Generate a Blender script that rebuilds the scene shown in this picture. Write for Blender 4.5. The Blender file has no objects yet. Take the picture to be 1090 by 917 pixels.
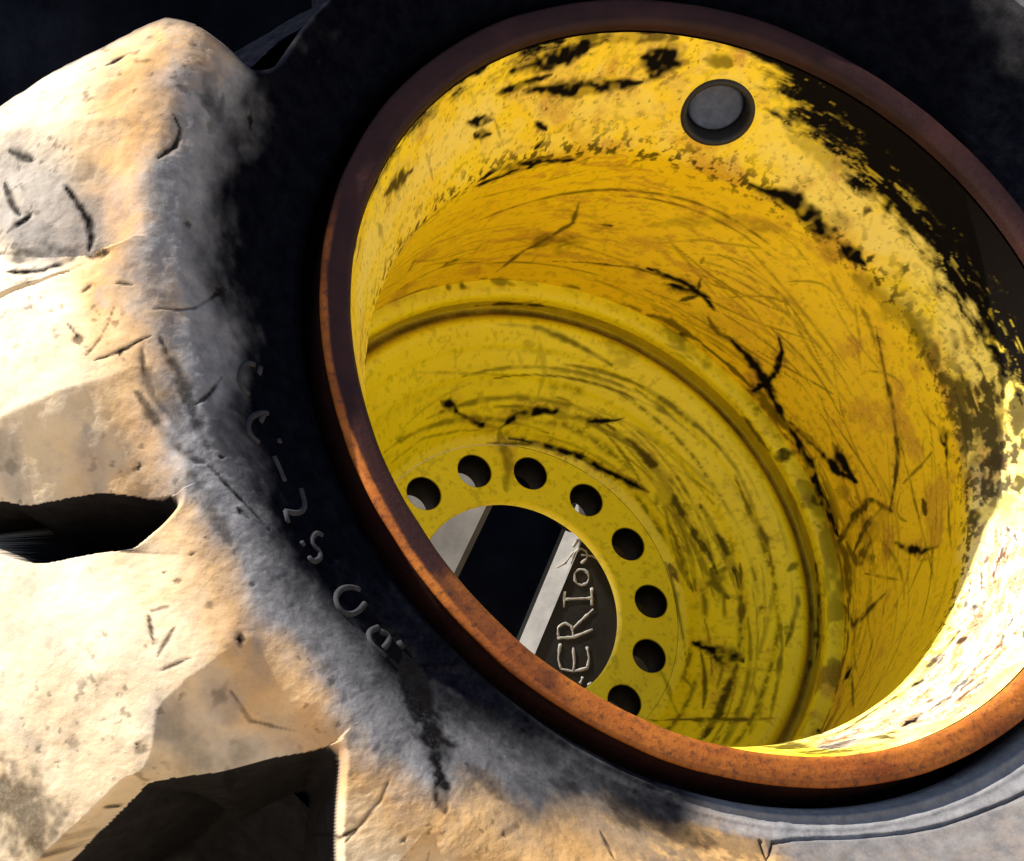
import bpy, math, random
import numpy as np
C = bpy.context.scene.collection
SC = bpy.context.scene
S = 0.36                      # metres per rim radius
# ------------------------------------------------------------------ camera, sky, sun, exposure
CAM_H = 0.76
cam_d = bpy.data.cameras.new("camera")
cam_d.sensor_width = 36.0
cam_d.lens = 2800.0/1090.0*36.0
cam_d.clip_start = 0.05
cam_d.clip_end = 500.0
cam = bpy.data.objects.new("camera", cam_d)
C.objects.link(cam)
cam.location = (0, 0, CAM_H)
cam.rotation_euler = (math.radians(90), 0, 0)
SC.camera = cam

# wheel axes: e1 right and e2 up in the plane of the wheel, n the way its open side faces
E1 = np.array([0.91382, 0.40612, 0.0]); E2 = np.array([-0.178816, 0.402359, 0.897849]); N = np.array([0.364634, -0.820472, 0.440304])
HUB = np.array([0.518609, 5.896017, 0.146284])*S + np.array([0, 0, CAM_H])
SUN_AZ, SUN_EL = math.radians(124.0), math.radians(12.0)   # measured in the plane of the wheel / above it
sdir = math.cos(SUN_EL)*(math.cos(SUN_AZ)*E1 + math.sin(SUN_AZ)*E2) + math.sin(SUN_EL)*N
elev = math.asin(sdir[2]); azim = math.atan2(sdir[0], sdir[1])

world = bpy.data.worlds.new("World")
SC.world = world
world.use_nodes = True
nt = world.node_tree
sky = nt.nodes.new("ShaderNodeTexSky")
sky.sky_type = 'NISHITA'
sky.sun_disc = False
sky.sun_elevation = elev
sky.sun_rotation = azim
nt.links.new(sky.outputs[0], nt.nodes["Background"].inputs[0])
nt.nodes["Background"].inputs[1].default_value = 0.07

sun_d = bpy.data.lights.new("sun", 'SUN')
sun_d.energy = 5.0
sun_d.angle = math.radians(0.5)
sun_d.color = (1.0, 0.93, 0.82)
sun = bpy.data.objects.new("sun", sun_d)
C.objects.link(sun)
from mathutils import Vector, Matrix
sun.rotation_euler = Vector(sdir).to_track_quat('Z', 'Y').to_euler()
sun.location = (-3, 0, 6)

SC.view_settings.view_transform = 'Standard'
SC.view_settings.look = 'None'
SC.view_settings.exposure = 1.5
SC.view_settings.gamma = 1.0
SC.render.engine = 'CYCLES'
SC.cycles.max_bounces = 10
SC.cycles.diffuse_bounces = 6

# ------------------------------------------------------------------ wear marks and a few painted gutter shade lines, as points on the wheel (thousandths of the rim radius): (width, strength, points)
RIM_DARK = [(26.7,1,[[-382,810,-81],[-356,821,-82],[-329,831,-84],[-303,841,-84],[-279,850,-83],[-232,865,-79],[-182,881,-72],[-156,888,-66]]),(18.8,1,[[-321,804,-147],[-294,811,-154],[-268,817,-159],[-242,823,-164],[-217,828,-168],[-191,833,-171],[-166,838,-173],[-117,845,-176],[-91,848,-174],[-65,852,-172],[-39,855,-170],[-14,857,-166],[11,859,-162]]),(11.0,1,[[-407,775,-126],[-380,787,-128],[-353,799,-128],[-327,810,-128],[-301,820,-128],[-275,830,-128],[-250,838,-126]]),(43.1,1,[[-11,887,-100],[15,885,-103],[41,884,-105],[66,881,-107]]),(12.5,1,[[-475,716,-160],[-434,732,-178],[-394,747,-194]]),(12.5,1,[[-446,712,-204],[-416,722,-218],[-387,732,-231]]),(11.0,1,[[-259,781,-243],[-214,779,-275]]),(17.2,1,[[-381,678,-355],[-358,690,-349],[-336,702,-343],[-305,715,-352],[-275,727,-359],[-247,737,-363],[-216,747,-372],[-187,755,-379],[-159,762,-383],[-122,769,-388],[-87,774,-390]]),(12.5,1,[[-379,680,-383],[-350,696,-388],[-322,709,-389],[-297,720,-386],[-263,733,-395],[-231,744,-399],[-201,753,-400]]),(12.5,1,[[-233,752,-321],[-215,766,-303]]),(20.4,0.9,[[-742,477,-110],[-716,505,-124],[-690,531,-135],[-665,554,-148],[-641,575,-158]]),(11.0,0.5,[[-756,425,-144],[-731,426,-190],[-706,426,-237]]),(7.1,0.8,[[-52,808,-1013],[-44,806,-982],[-37,805,-950],[-30,803,-919],[-22,801,-888],[-5,800,-856],[11,798,-824],[23,795,-789],[35,793,-754],[46,790,-719],[32,788,-663],[18,787,-609]]),(43.1,0.6,[[-8,798,-826],[24,798,-830],[55,796,-832],[84,794,-832]]),(11.0,0.8,[[-252,762,-905],[-214,773,-894]]),(12.5,0.9,[[120,781,-708],[152,775,-705]]),(4.7,0.8,[[79,801,-937],[107,797,-932],[134,793,-925],[160,787,-916],[185,781,-906],[212,774,-899],[237,766,-891],[262,757,-881],[286,747,-870],[331,728,-862],[373,707,-851],[399,693,-855],[425,677,-858],[450,661,-860]]),(14.1,1,[[385,699,-836],[411,685,-840],[437,669,-843],[461,652,-844]]),(6.3,0.6,[[-384,700,-839],[-407,679,-731]]),(11.0,0.5,[[-177,780,-859],[-173,778,-820]]),(12.5,0.7,[[-182,782,-1069],[-167,787,-1067]]),(14.1,0.8,[[-136,782,-1077],[-134,797,-1064]]),(11.0,0.6,[[-50,810,-1056],[-22,807,-1065],[5,801,-1070],[31,796,-1074]]),(7.8,0.5,[[50,806,-1064],[91,799,-1067]]),(9.4,0.9,[[-79,762,-1124],[-53,764,-1123],[-28,765,-1121],[-3,766,-1118],[46,765,-1114],[72,763,-1114],[121,758,-1109]]),(11.0,0.5,[[121,758,-1109],[148,752,-1112],[175,746,-1115],[201,740,-1116],[226,732,-1115],[251,724,-1114],[275,716,-1111],[299,707,-1108]]),(6.3,0.5,[[-691,404,-292],[-663,435,-309],[-636,464,-320],[-612,491,-328],[-587,514,-338],[-558,541,-355],[-523,576,-384],[-500,597,-390],[-476,616,-388],[-456,631,-379],[-437,643,-366]]),(6.3,0.5,[[-600,620,-153],[-583,616,-185],[-566,612,-218],[-549,607,-251]]),(4.7,0.5,[[-399,752,-179],[-378,745,-213],[-357,739,-247],[-336,732,-281]]),(20.4,0.8,[[-219,883,-49],[-189,889,-51],[-160,894,-52],[-132,898,-52],[-104,902,-52],[-79,905,-52],[-31,908,-52],[16,909,-49],[62,910,-44]]),(6.3,0.4,[[-316,711,-341],[-284,737,-316]]),(26.7,1,[[355,692,-341],[381,679,-340],[407,665,-338],[432,651,-335],[457,635,-332],[481,619,-329],[503,598,-334],[525,576,-339],[545,557,-340],[563,538,-340],[582,518,-340],[612,484,-337],[626,467,-335]]),(20.4,0.9,[[401,666,-345],[444,642,-336],[465,630,-331]]),(15.7,0.8,[[528,572,-384],[546,554,-370]]),(12.5,0.9,[[629,476,-317],[637,466,-317]]),(14.1,1,[[312,736,-848],[336,725,-847],[380,702,-842],[402,690,-838],[431,672,-843],[460,653,-846],[479,640,-860],[498,627,-873]]),(6.3,0.9,[[426,682,-939],[438,672,-901],[449,662,-862],[437,667,-824],[425,672,-786]]),(4.7,0.6,[[401,683,-731],[395,684,-696]]),(47.0,0.45,[[632,456,-387],[656,419,-375],[678,381,-359],[690,357,-345],[706,335,-335],[721,313,-324]]),(14.1,0.9,[[598,572,-232],[612,560,-228]]),(18.8,0.8,[[693,421,-268],[700,414,-265]]),(11.0,0.6,[[776,612,-20],[786,611,-20]]),(12.5,0.4,[[495,611,-588],[500,606,-580]]),(20.4,0.3,[[232,754,-663],[265,742,-631],[297,728,-597],[327,714,-561],[356,698,-524],[390,678,-500],[423,657,-473],[454,635,-445],[475,620,-440],[495,603,-435],[514,587,-428]]),(4.7,0.4,[[265,747,-740],[282,740,-723],[314,725,-689],[345,709,-654],[360,701,-635],[395,680,-612],[428,659,-586],[460,636,-558],[490,612,-527]]),(23.5,0.35,[[392,678,-504],[414,664,-492],[434,650,-478],[454,636,-464]]),(23.5,0.5,[[17,980,-20],[45,975,-20],[72,971,-20],[99,966,-20],[125,964,-20],[151,962,-20],[178,960,-20],[204,958,-20],[230,956,-20]]),(23.5,0.9,[[6,885,-103],[34,885,-103],[62,883,-103]]),(20.4,0.7,[[148,882,-84],[185,875,-84],[221,866,-83]]),(23.5,0.4,[[401,744,-191],[444,721,-190],[485,695,-186],[520,667,-190],[554,638,-193],[570,623,-194]]),(47.0,0.4,[[517,585,-337],[551,549,-343],[568,531,-345]]),(6.3,0.4,[[234,745,-455],[257,737,-445],[279,729,-433]]),(7.8,0.4,[[594,507,-444],[610,488,-458],[626,468,-471],[641,448,-483],[658,423,-489],[674,397,-494]]),(18.8,1,[[383,704,-881],[409,688,-866],[434,671,-849],[471,645,-839]]),(6.3,0.9,[[426,683,-938],[434,675,-904],[443,667,-869]]),(20.4,0.8,[[399,707,-1053],[422,692,-1040],[445,677,-1026],[473,657,-1029],[501,637,-1030]]),(15.7,0.9,[[485,651,-1057],[499,640,-1046]]),(11.0,0.8,[[499,630,-916],[520,614,-935],[541,597,-954],[558,580,-942],[574,563,-929]]),(18.8,1,[[570,568,-939],[593,544,-943],[615,519,-946],[635,496,-953],[653,473,-958],[667,454,-973],[680,435,-988],[694,414,-996],[707,393,-1003],[719,371,-1009]]),(23.5,1,[[719,371,-1009],[730,349,-1014],[741,326,-1017],[751,303,-1020],[761,277,-1025],[770,251,-1028],[779,223,-1030],[786,199,-1034],[797,149,-1039],[801,123,-1039],[805,93,-1038],[808,63,-1034],[810,31,-1029]]),(26.7,0.8,[[656,476,-1026],[673,451,-1030],[690,426,-1032],[705,400,-1031],[719,374,-1029],[732,347,-1025]]),(10.2,1,[[620,498,-786],[641,474,-819],[651,464,-859],[662,454,-900],[665,457,-968],[662,468,-1043],[644,493,-1061]]),(15.7,1,[[719,371,-1009],[729,349,-998],[739,326,-987],[748,302,-975],[760,269,-961],[770,236,-946],[779,199,-930],[786,162,-912],[790,133,-883],[793,104,-853]]),(21.9,1,[[766,234,-878],[779,187,-887],[786,151,-877],[792,115,-866]]),(20.4,0.9,[[796,36,-816],[800,34,-871],[803,32,-928],[806,25,-962],[808,18,-996],[810,11,-1030]]),(12.5,0.9,[[795,-7,-777],[797,-10,-814],[799,-13,-851],[801,-16,-889],[803,-27,-917],[804,-39,-944],[805,-51,-971]]),(12.5,0.9,[[796,36,-816],[795,-1,-773],[791,-38,-729]]),(31.4,0.4,[[803,-67,-956],[802,-58,-923],[800,-49,-890],[799,-40,-857],[797,-37,-820],[794,-34,-783],[792,-31,-747]]),(10.2,0.9,[[695,356,-459],[713,322,-488],[729,286,-516],[738,266,-529],[745,244,-542],[752,223,-554],[759,201,-564],[769,162,-587],[777,123,-607],[781,102,-620],[786,60,-644],[789,24,-679],[791,-10,-715],[792,-26,-734]]),(11.0,0.6,[[657,422,-451],[682,382,-464],[706,338,-491],[718,313,-510]]),(5.5,0.7,[[781,16,-469],[783,11,-509],[785,6,-550],[786,5,-599],[788,3,-648]]),(28.2,1,[[778,40,-399],[780,-1,-413]]),(12.5,1,[[779,-4,-408],[779,-42,-429],[777,-81,-447]]),(31.4,0.85,[[765,154,-337],[781,115,-316],[784,82,-319],[786,50,-321],[784,24,-327],[782,-2,-332]]),(34.5,0.7,[[710,328,-333],[720,303,-334],[730,277,-335],[740,251,-335],[754,205,-335],[760,182,-334]]),(12.5,0.9,[[782,-74,-576],[776,-120,-570]]),(11.0,1,[[783,-123,-738],[772,-164,-684],[765,-186,-638],[758,-208,-591],[749,-230,-516]]),(6.3,0.5,[[753,-227,-610],[743,-251,-533]]),(4.7,0.8,[[775,-98,-452],[768,-143,-458],[758,-189,-460],[750,-219,-456],[740,-250,-450],[728,-282,-441]]),(21.9,0.8,[[811,15,-1039],[810,-18,-1028],[808,-51,-1016],[806,-79,-1021],[803,-107,-1024],[799,-136,-1026],[793,-165,-1025]]),(15.7,0.8,[[792,-109,-861],[793,-118,-885]]),(6.3,0.5,[[654,427,-461],[666,411,-483],[677,394,-503],[687,376,-524],[698,359,-543],[707,341,-563]]),(4.7,0.4,[[677,398,-575],[690,375,-571],[702,352,-566],[714,329,-589],[725,306,-612]]),(9.4,0.9,[[416,357,-1261],[433,333,-1263],[450,309,-1264],[466,284,-1264],[475,259,-1269],[485,234,-1272],[494,209,-1274],[502,183,-1276],[521,139,-1271],[530,116,-1267],[539,93,-1263],[547,44,-1260],[551,18,-1258]]),(7.1,0.8,[[465,198,-1306],[472,171,-1311],[478,143,-1314],[483,115,-1316],[488,87,-1317],[492,56,-1318],[495,25,-1317],[498,-7,-1315]]),(9.4,0.9,[[532,216,-1233],[542,189,-1233],[552,163,-1232],[560,136,-1230],[569,108,-1228],[575,77,-1227],[580,45,-1224],[585,12,-1221],[586,-19,-1220],[585,-50,-1219]]),(7.8,0.8,[[610,260,-1150],[616,235,-1152],[622,210,-1155],[628,185,-1157],[633,159,-1158],[643,130,-1156],[652,101,-1152],[661,72,-1149],[661,41,-1151],[661,11,-1151],[661,-20,-1151]]),(43.1,0.7,[[538,25,-1272],[547,-10,-1263]]),(6.3,0.5,[[411,421,-1218],[430,400,-1219],[450,379,-1218],[468,357,-1217],[487,335,-1215],[513,292,-1216],[538,249,-1213],[561,204,-1209]]),(14.1,0.7,[[702,-12,-1124],[711,-30,-1118]]),(20.4,0.9,[[728,310,-1079],[741,269,-1081]]),(23.5,0.4,[[796,130,-964],[796,101,-900]]),(7.8,0.8,[[629,472,-1083],[649,428,-1091],[669,383,-1098],[681,359,-1098],[693,334,-1099],[705,309,-1098]]),(6.3,0.5,[[492,459,-1143],[509,438,-1144],[526,417,-1145],[543,396,-1144],[559,374,-1144],[575,352,-1143],[588,329,-1143],[601,305,-1143],[614,280,-1142],[626,256,-1141]]),(17.2,0.5,[[439,683,-1058],[474,650,-1067],[507,615,-1073],[540,580,-1078],[571,544,-1081],[587,525,-1082]]),(7.8,0.5,[[728,242,-1112],[736,214,-1113],[744,186,-1113],[751,158,-1112],[757,112,-1126],[758,87,-1129],[756,61,-1128]]),(31.4,0.5,[[779,-90,-328],[780,-118,-318],[780,-147,-307]]),(31.4,0.9,[[747,-214,-344],[741,-257,-329]]),(39.2,0.8,[[803,4,-287],[809,-27,-271],[815,-59,-255]]),(18.8,0.9,[[815,-181,-216],[806,-219,-214]]),(15.7,0.6,[[770,-219,-292],[779,-227,-268],[788,-235,-243],[797,-244,-219]]),(20.4,0.8,[[777,242,-263],[785,199,-272]]),(12.5,1,[[-177,537,-1242],[-147,529,-1261],[-116,519,-1279]]),(11.8,1,[[-116,519,-1279],[-87,511,-1293],[-58,502,-1307],[-19,498,-1315],[18,493,-1320],[41,502,-1308],[64,512,-1295],[90,516,-1288],[115,519,-1280],[140,521,-1271],[166,514,-1270],[192,506,-1269],[217,498,-1266],[241,492,-1262],[286,479,-1251],[329,473,-1231],[350,474,-1217]]),(15.7,0.6,[[18,493,-1320],[27,475,-1338],[35,457,-1355],[36,419,-1355],[37,383,-1355],[28,351,-1355],[19,320,-1355]]),(8.6,1,[[52,474,-1337],[78,470,-1338],[103,464,-1338],[128,459,-1338],[153,453,-1337],[177,444,-1336],[201,435,-1334],[225,426,-1332],[273,401,-1329],[298,384,-1328],[321,367,-1326],[343,351,-1323],[363,336,-1319],[383,319,-1314],[403,303,-1308],[422,286,-1302]]),(11.0,0.8,[[321,367,-1326],[343,351,-1323],[363,336,-1319],[383,319,-1314],[403,303,-1308],[422,286,-1302]]),(11.8,0.9,[[309,468,-1248],[331,451,-1249],[352,433,-1250],[373,415,-1250],[389,396,-1254],[405,376,-1257],[420,356,-1259],[435,335,-1260],[448,311,-1265],[460,286,-1268],[472,260,-1271],[483,235,-1273],[492,211,-1275],[501,187,-1275],[510,162,-1275],[518,137,-1275],[525,112,-1273],[533,87,-1271]]),(3.9,0.5,[[-319,385,-1312],[-293,404,-1314],[-268,421,-1313],[-243,439,-1311],[-219,455,-1308],[-188,464,-1312],[-157,472,-1316],[-127,479,-1317],[-98,486,-1317],[-71,487,-1321],[-44,489,-1323],[-17,489,-1324],[9,489,-1324]]),(7.8,0.7,[[-315,437,-1271],[-278,443,-1288]]),(20.4,0.3,[[55,665,-1147],[86,661,-1148]]),(15.7,0.4,[[-60,560,-1245],[-48,554,-1253]]),(6.3,0.7,[[361,542,-1160],[382,524,-1162],[403,506,-1164],[423,488,-1165],[443,470,-1165],[461,452,-1165],[495,416,-1164],[528,379,-1161],[543,360,-1159]]),(7.8,0.6,[[435,335,-1260],[446,292,-1278],[455,247,-1294],[463,202,-1308],[469,155,-1319],[477,107,-1324],[482,82,-1324],[487,56,-1323],[491,31,-1321],[494,5,-1319]]),(12.5,0.7,[[248,420,-1326],[257,411,-1329]]),(20.4,0.4,[[156,534,-1253],[185,527,-1250],[213,520,-1246]]),(7.8,0.3,[[94,684,-1132],[101,662,-1145],[108,641,-1161],[116,620,-1178],[124,600,-1194],[119,575,-1219],[114,551,-1245]]),(3.1,0.4,[[-277,581,-1166],[-248,585,-1174],[-220,588,-1181],[-191,591,-1187],[-163,593,-1192],[-135,595,-1197],[-107,596,-1200],[-80,597,-1203],[-50,598,-1205],[-20,598,-1207],[9,597,-1208],[37,596,-1208],[66,595,-1207]]),(31.4,0.4,[[291,648,-1118],[342,638,-1118],[369,634,-1121],[396,631,-1124]]),(12.5,0.6,[[453,288,-1274],[445,270,-1291],[438,251,-1307]]),(7.1,0.8,[[460,93,-1346],[468,65,-1342],[475,37,-1337]]),(20.4,0.8,[[540,37,-1269],[541,-4,-1270],[550,-30,-1258],[560,-56,-1246]]),(15.7,1,[[468,-149,-1322],[480,-169,-1303],[492,-190,-1283],[508,-204,-1263],[522,-218,-1242],[537,-232,-1222],[540,-257,-1207]]),(26.7,0.95,[[493,-214,-1273],[508,-225,-1253],[524,-235,-1233],[540,-245,-1213]]),(9.4,0.8,[[598,29,-1206],[595,2,-1211],[591,-25,-1214],[587,-52,-1217],[582,-80,-1219],[577,-108,-1219],[570,-133,-1221],[562,-159,-1222],[554,-185,-1222],[546,-211,-1221],[537,-237,-1219]]),(14.1,0.9,[[526,-256,-1221],[512,-281,-1223],[497,-307,-1223],[481,-333,-1221],[465,-356,-1221],[448,-378,-1220],[431,-401,-1217],[405,-430,-1215],[378,-459,-1211]]),(6.3,0.8,[[298,-354,-1352],[315,-362,-1335],[331,-369,-1317],[363,-383,-1283],[379,-390,-1265],[412,-405,-1229],[428,-413,-1211],[446,-420,-1194],[464,-427,-1178],[500,-440,-1148],[539,-451,-1123],[595,-453,-1125],[615,-458,-1113]]),(6.3,0.7,[[644,-31,-1166],[644,-57,-1164],[644,-84,-1161],[644,-110,-1158],[643,-137,-1154],[640,-163,-1152],[636,-189,-1150],[632,-215,-1147],[628,-241,-1144],[616,-271,-1143],[604,-300,-1142],[592,-330,-1140],[579,-360,-1138],[565,-387,-1135],[550,-415,-1133],[535,-443,-1129],[520,-470,-1125],[504,-498,-1119]]),(17.2,0.9,[[613,-108,-1185],[619,-113,-1179]]),(17.2,0.8,[[808,-7,-995],[806,-44,-979],[802,-82,-961],[800,-73,-914],[798,-63,-867]]),(9.4,0.9,[[794,-159,-1063],[786,-199,-1038],[771,-243,-1004],[769,-241,-964],[767,-240,-925],[765,-238,-887],[763,-236,-848],[761,-235,-810]]),(23.5,1,[[725,-359,-1004],[704,-395,-985]]),(6.3,0.8,[[704,-393,-964],[682,-426,-938],[657,-461,-906],[625,-500,-865],[583,-543,-807]]),(3.9,0.6,[[794,-126,-930],[787,-152,-881],[778,-178,-831],[768,-204,-780],[757,-231,-727]]),(12.5,0.6,[[789,-143,-890],[786,-141,-847]]),(9.4,0.9,[[143,-783,-303],[188,-777,-294],[248,-755,-304],[283,-738,-315],[315,-722,-321],[341,-710,-321],[364,-699,-318],[387,-689,-314],[430,-671,-301],[454,-652,-305],[478,-634,-307],[500,-617,-307],[521,-600,-305],[541,-584,-302],[576,-552,-297],[609,-521,-289],[640,-492,-277]]),(23.5,1,[[441,-660,-306],[451,-664,-286]]),(28.2,1,[[306,-798,-172],[311,-805,-153]]),(15.7,0.9,[[237,-830,-153],[248,-825,-155]]),(11.0,0.9,[[563,-576,-280],[581,-572,-259]]),(17.2,0.9,[[640,-482,-289],[645,-491,-269]]),(11.0,0.9,[[169,-829,-191],[190,-832,-174],[211,-835,-156],[213,-848,-127],[216,-860,-99]]),(18.8,1,[[629,-506,-1065],[180,-760,-335]]),(6.3,0.5,[[626,-474,-563],[638,-456,-540]]),(11.0,0.9,[[767,-19,-1106],[766,-44,-1111],[763,-71,-1114],[760,-98,-1116],[756,-126,-1117],[751,-150,-1122],[739,-200,-1127],[731,-225,-1127],[723,-251,-1126],[708,-278,-1129],[690,-305,-1127],[673,-333,-1126],[656,-360,-1125],[639,-387,-1125]]),(6.3,0.6,[[419,-239,-1331],[421,-265,-1315],[423,-292,-1298],[406,-316,-1297],[389,-341,-1294]]),(7.8,0.5,[[538,-321,-1182],[531,-361,-1168],[524,-400,-1152],[505,-430,-1150],[486,-459,-1147],[466,-488,-1142]]),(6.3,0.6,[[508,-234,-1249],[495,-260,-1249],[481,-287,-1249],[466,-313,-1246]]),(4.7,0.5,[[346,-146,-1355],[353,-171,-1355],[361,-195,-1355],[375,-244,-1355],[379,-270,-1350],[373,-306,-1331],[365,-343,-1311],[357,-380,-1290]]),(15.7,0.7,[[390,-744,-204],[401,-745,-190]]),(6.3,0.6,[[655,-184,-1138],[644,-213,-1140]]),(5.5,0.4,[[603,-311,-1140],[568,-294,-1170],[551,-284,-1187],[535,-275,-1204],[519,-265,-1224]])]
RIM_PALE = [(86.2,0.8,[[-817,252,-171],[-805,295,-165],[-797,333,-151],[-767,386,-161],[-744,419,-174],[-722,449,-182],[-702,475,-188],[-683,499,-191],[-665,522,-192],[-648,544,-190],[-632,565,-187],[-612,585,-190],[-592,603,-192],[-573,621,-192],[-537,655,-188],[-515,673,-188],[-493,690,-186],[-472,706,-183],[-451,722,-179],[-431,737,-174]]),(54.9,0.6,[[-412,717,-233],[-378,725,-253],[-346,732,-272],[-313,738,-289]]),(62.7,0.6,[[-237,798,-221],[-209,804,-225],[-180,809,-228],[-153,814,-230],[-125,818,-231],[-98,822,-231],[-72,825,-230],[-45,827,-229],[-20,830,-227],[6,831,-224],[31,832,-220]]),(31.4,0.35,[[-419,690,-988],[-382,713,-1009],[-349,731,-1021],[-318,745,-1027],[-290,756,-1028],[-263,766,-1025],[-237,774,-1019],[-206,784,-1031],[-176,791,-1040],[-148,798,-1046],[-120,802,-1049],[-94,806,-1051],[-68,809,-1050],[-43,810,-1048],[5,811,-1039],[57,809,-1041],[85,807,-1047],[112,804,-1052],[139,800,-1056],[164,795,-1057],[189,789,-1058],[214,783,-1057],[238,776,-1055],[284,760,-1047]]),(101.9,0.85,[[402,717,-245],[424,703,-247],[445,689,-249],[466,674,-250],[506,644,-250],[527,627,-250],[547,610,-250],[567,593,-248],[586,575,-246],[604,557,-243],[639,522,-236],[656,504,-232],[673,486,-227],[688,465,-225],[703,445,-222],[718,423,-219],[732,402,-215],[746,380,-211],[757,356,-212],[768,332,-212],[778,307,-212],[788,282,-210]]),(54.9,0.5,[[349,744,-244],[372,732,-247],[395,719,-249],[417,705,-250],[439,692,-251]]),(86.2,0.9,[[780,268,-238],[793,223,-240],[804,177,-241],[815,132,-236],[826,88,-225],[833,41,-218],[836,-8,-214],[836,-33,-211]]),(62.7,0.7,[[793,-64,-304],[786,-113,-306],[782,-138,-306],[775,-164,-311],[767,-190,-315],[759,-216,-318],[749,-243,-320]]),(62.7,0.6,[[719,-298,-362],[724,-289,-339],[747,-266,-310]]),(39.2,0.4,[[405,682,-1077],[426,667,-1079],[447,651,-1081],[468,635,-1081],[488,619,-1082],[508,602,-1082],[528,585,-1082],[548,568,-1081],[567,551,-1079],[586,534,-1078],[601,514,-1079],[630,475,-1081],[657,434,-1082],[684,393,-1081],[709,352,-1079],[721,331,-1077]]),(34.5,0.35,[[762,91,-1104],[765,62,-1101],[769,33,-1098],[773,5,-1095],[777,-24,-1092],[779,-53,-1088],[782,-82,-1084]]),(86.2,0.85,[[130,-831,-202],[161,-820,-213],[189,-811,-219],[216,-803,-222],[269,-783,-229],[297,-772,-233],[322,-761,-234],[346,-751,-233],[369,-741,-230],[399,-721,-240],[427,-701,-247],[454,-681,-251],[479,-663,-252],[503,-645,-252],[524,-626,-255],[545,-608,-256],[564,-590,-256],[583,-572,-255],[618,-538,-249]]),(148.9,1,[[371,-778,-156],[399,-759,-166],[425,-740,-174],[450,-722,-180],[473,-705,-184],[496,-688,-186],[517,-672,-186],[538,-656,-185],[558,-641,-183],[578,-619,-190],[597,-597,-195],[615,-576,-198],[632,-555,-201],[649,-535,-202],[665,-515,-202],[681,-489,-207],[697,-463,-211],[712,-438,-213],[727,-412,-214],[740,-388,-214]]),(34.5,0.35,[[785,-29,-1084],[783,-55,-1085],[780,-82,-1086],[776,-109,-1086],[772,-136,-1085],[768,-163,-1084],[764,-190,-1083],[759,-218,-1080],[754,-245,-1078],[748,-273,-1074],[736,-295,-1078],[710,-338,-1083],[697,-360,-1086],[683,-382,-1087],[669,-404,-1088],[655,-426,-1088],[640,-449,-1088],[625,-471,-1087],[610,-494,-1085],[594,-516,-1083]])]
RIM_RUST = [(23.5,0.6,[[725,-431,-196],[713,-457,-189],[699,-484,-180],[685,-511,-171]]),(11.0,0.4,[[437,-729,-181],[477,-706,-176],[515,-685,-166],[556,-657,-157],[577,-641,-153],[598,-625,-148],[618,-609,-142],[637,-594,-135]]),(31.4,0.5,[[221,-885,-43],[254,-870,-56],[284,-856,-66],[313,-843,-73],[339,-830,-76],[365,-819,-78],[389,-808,-78],[413,-795,-80],[435,-782,-81],[457,-770,-81],[498,-746,-76],[536,-724,-67],[555,-714,-62]]),(31.4,0.7,[[211,892,-32],[229,878,-54],[245,863,-76]]),(23.5,0.3,[[308,819,-126],[339,795,-150]]),(39.2,0.4,[[362,695,-537],[380,685,-522],[398,674,-507],[415,663,-491],[432,652,-474],[449,640,-457],[464,627,-440],[480,615,-422],[495,602,-403]]),(28.2,0.35,[[-6,457,-1355],[24,451,-1355],[54,446,-1355],[52,418,-1355],[50,390,-1355],[48,361,-1355]]),(23.5,0.5,[[794,123,-926],[798,97,-925],[801,70,-923]]),(47.0,0.25,[[351,724,-939],[394,701,-938],[435,677,-933],[474,649,-924],[510,620,-911],[544,590,-895],[560,573,-886],[590,540,-865]])]
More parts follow.
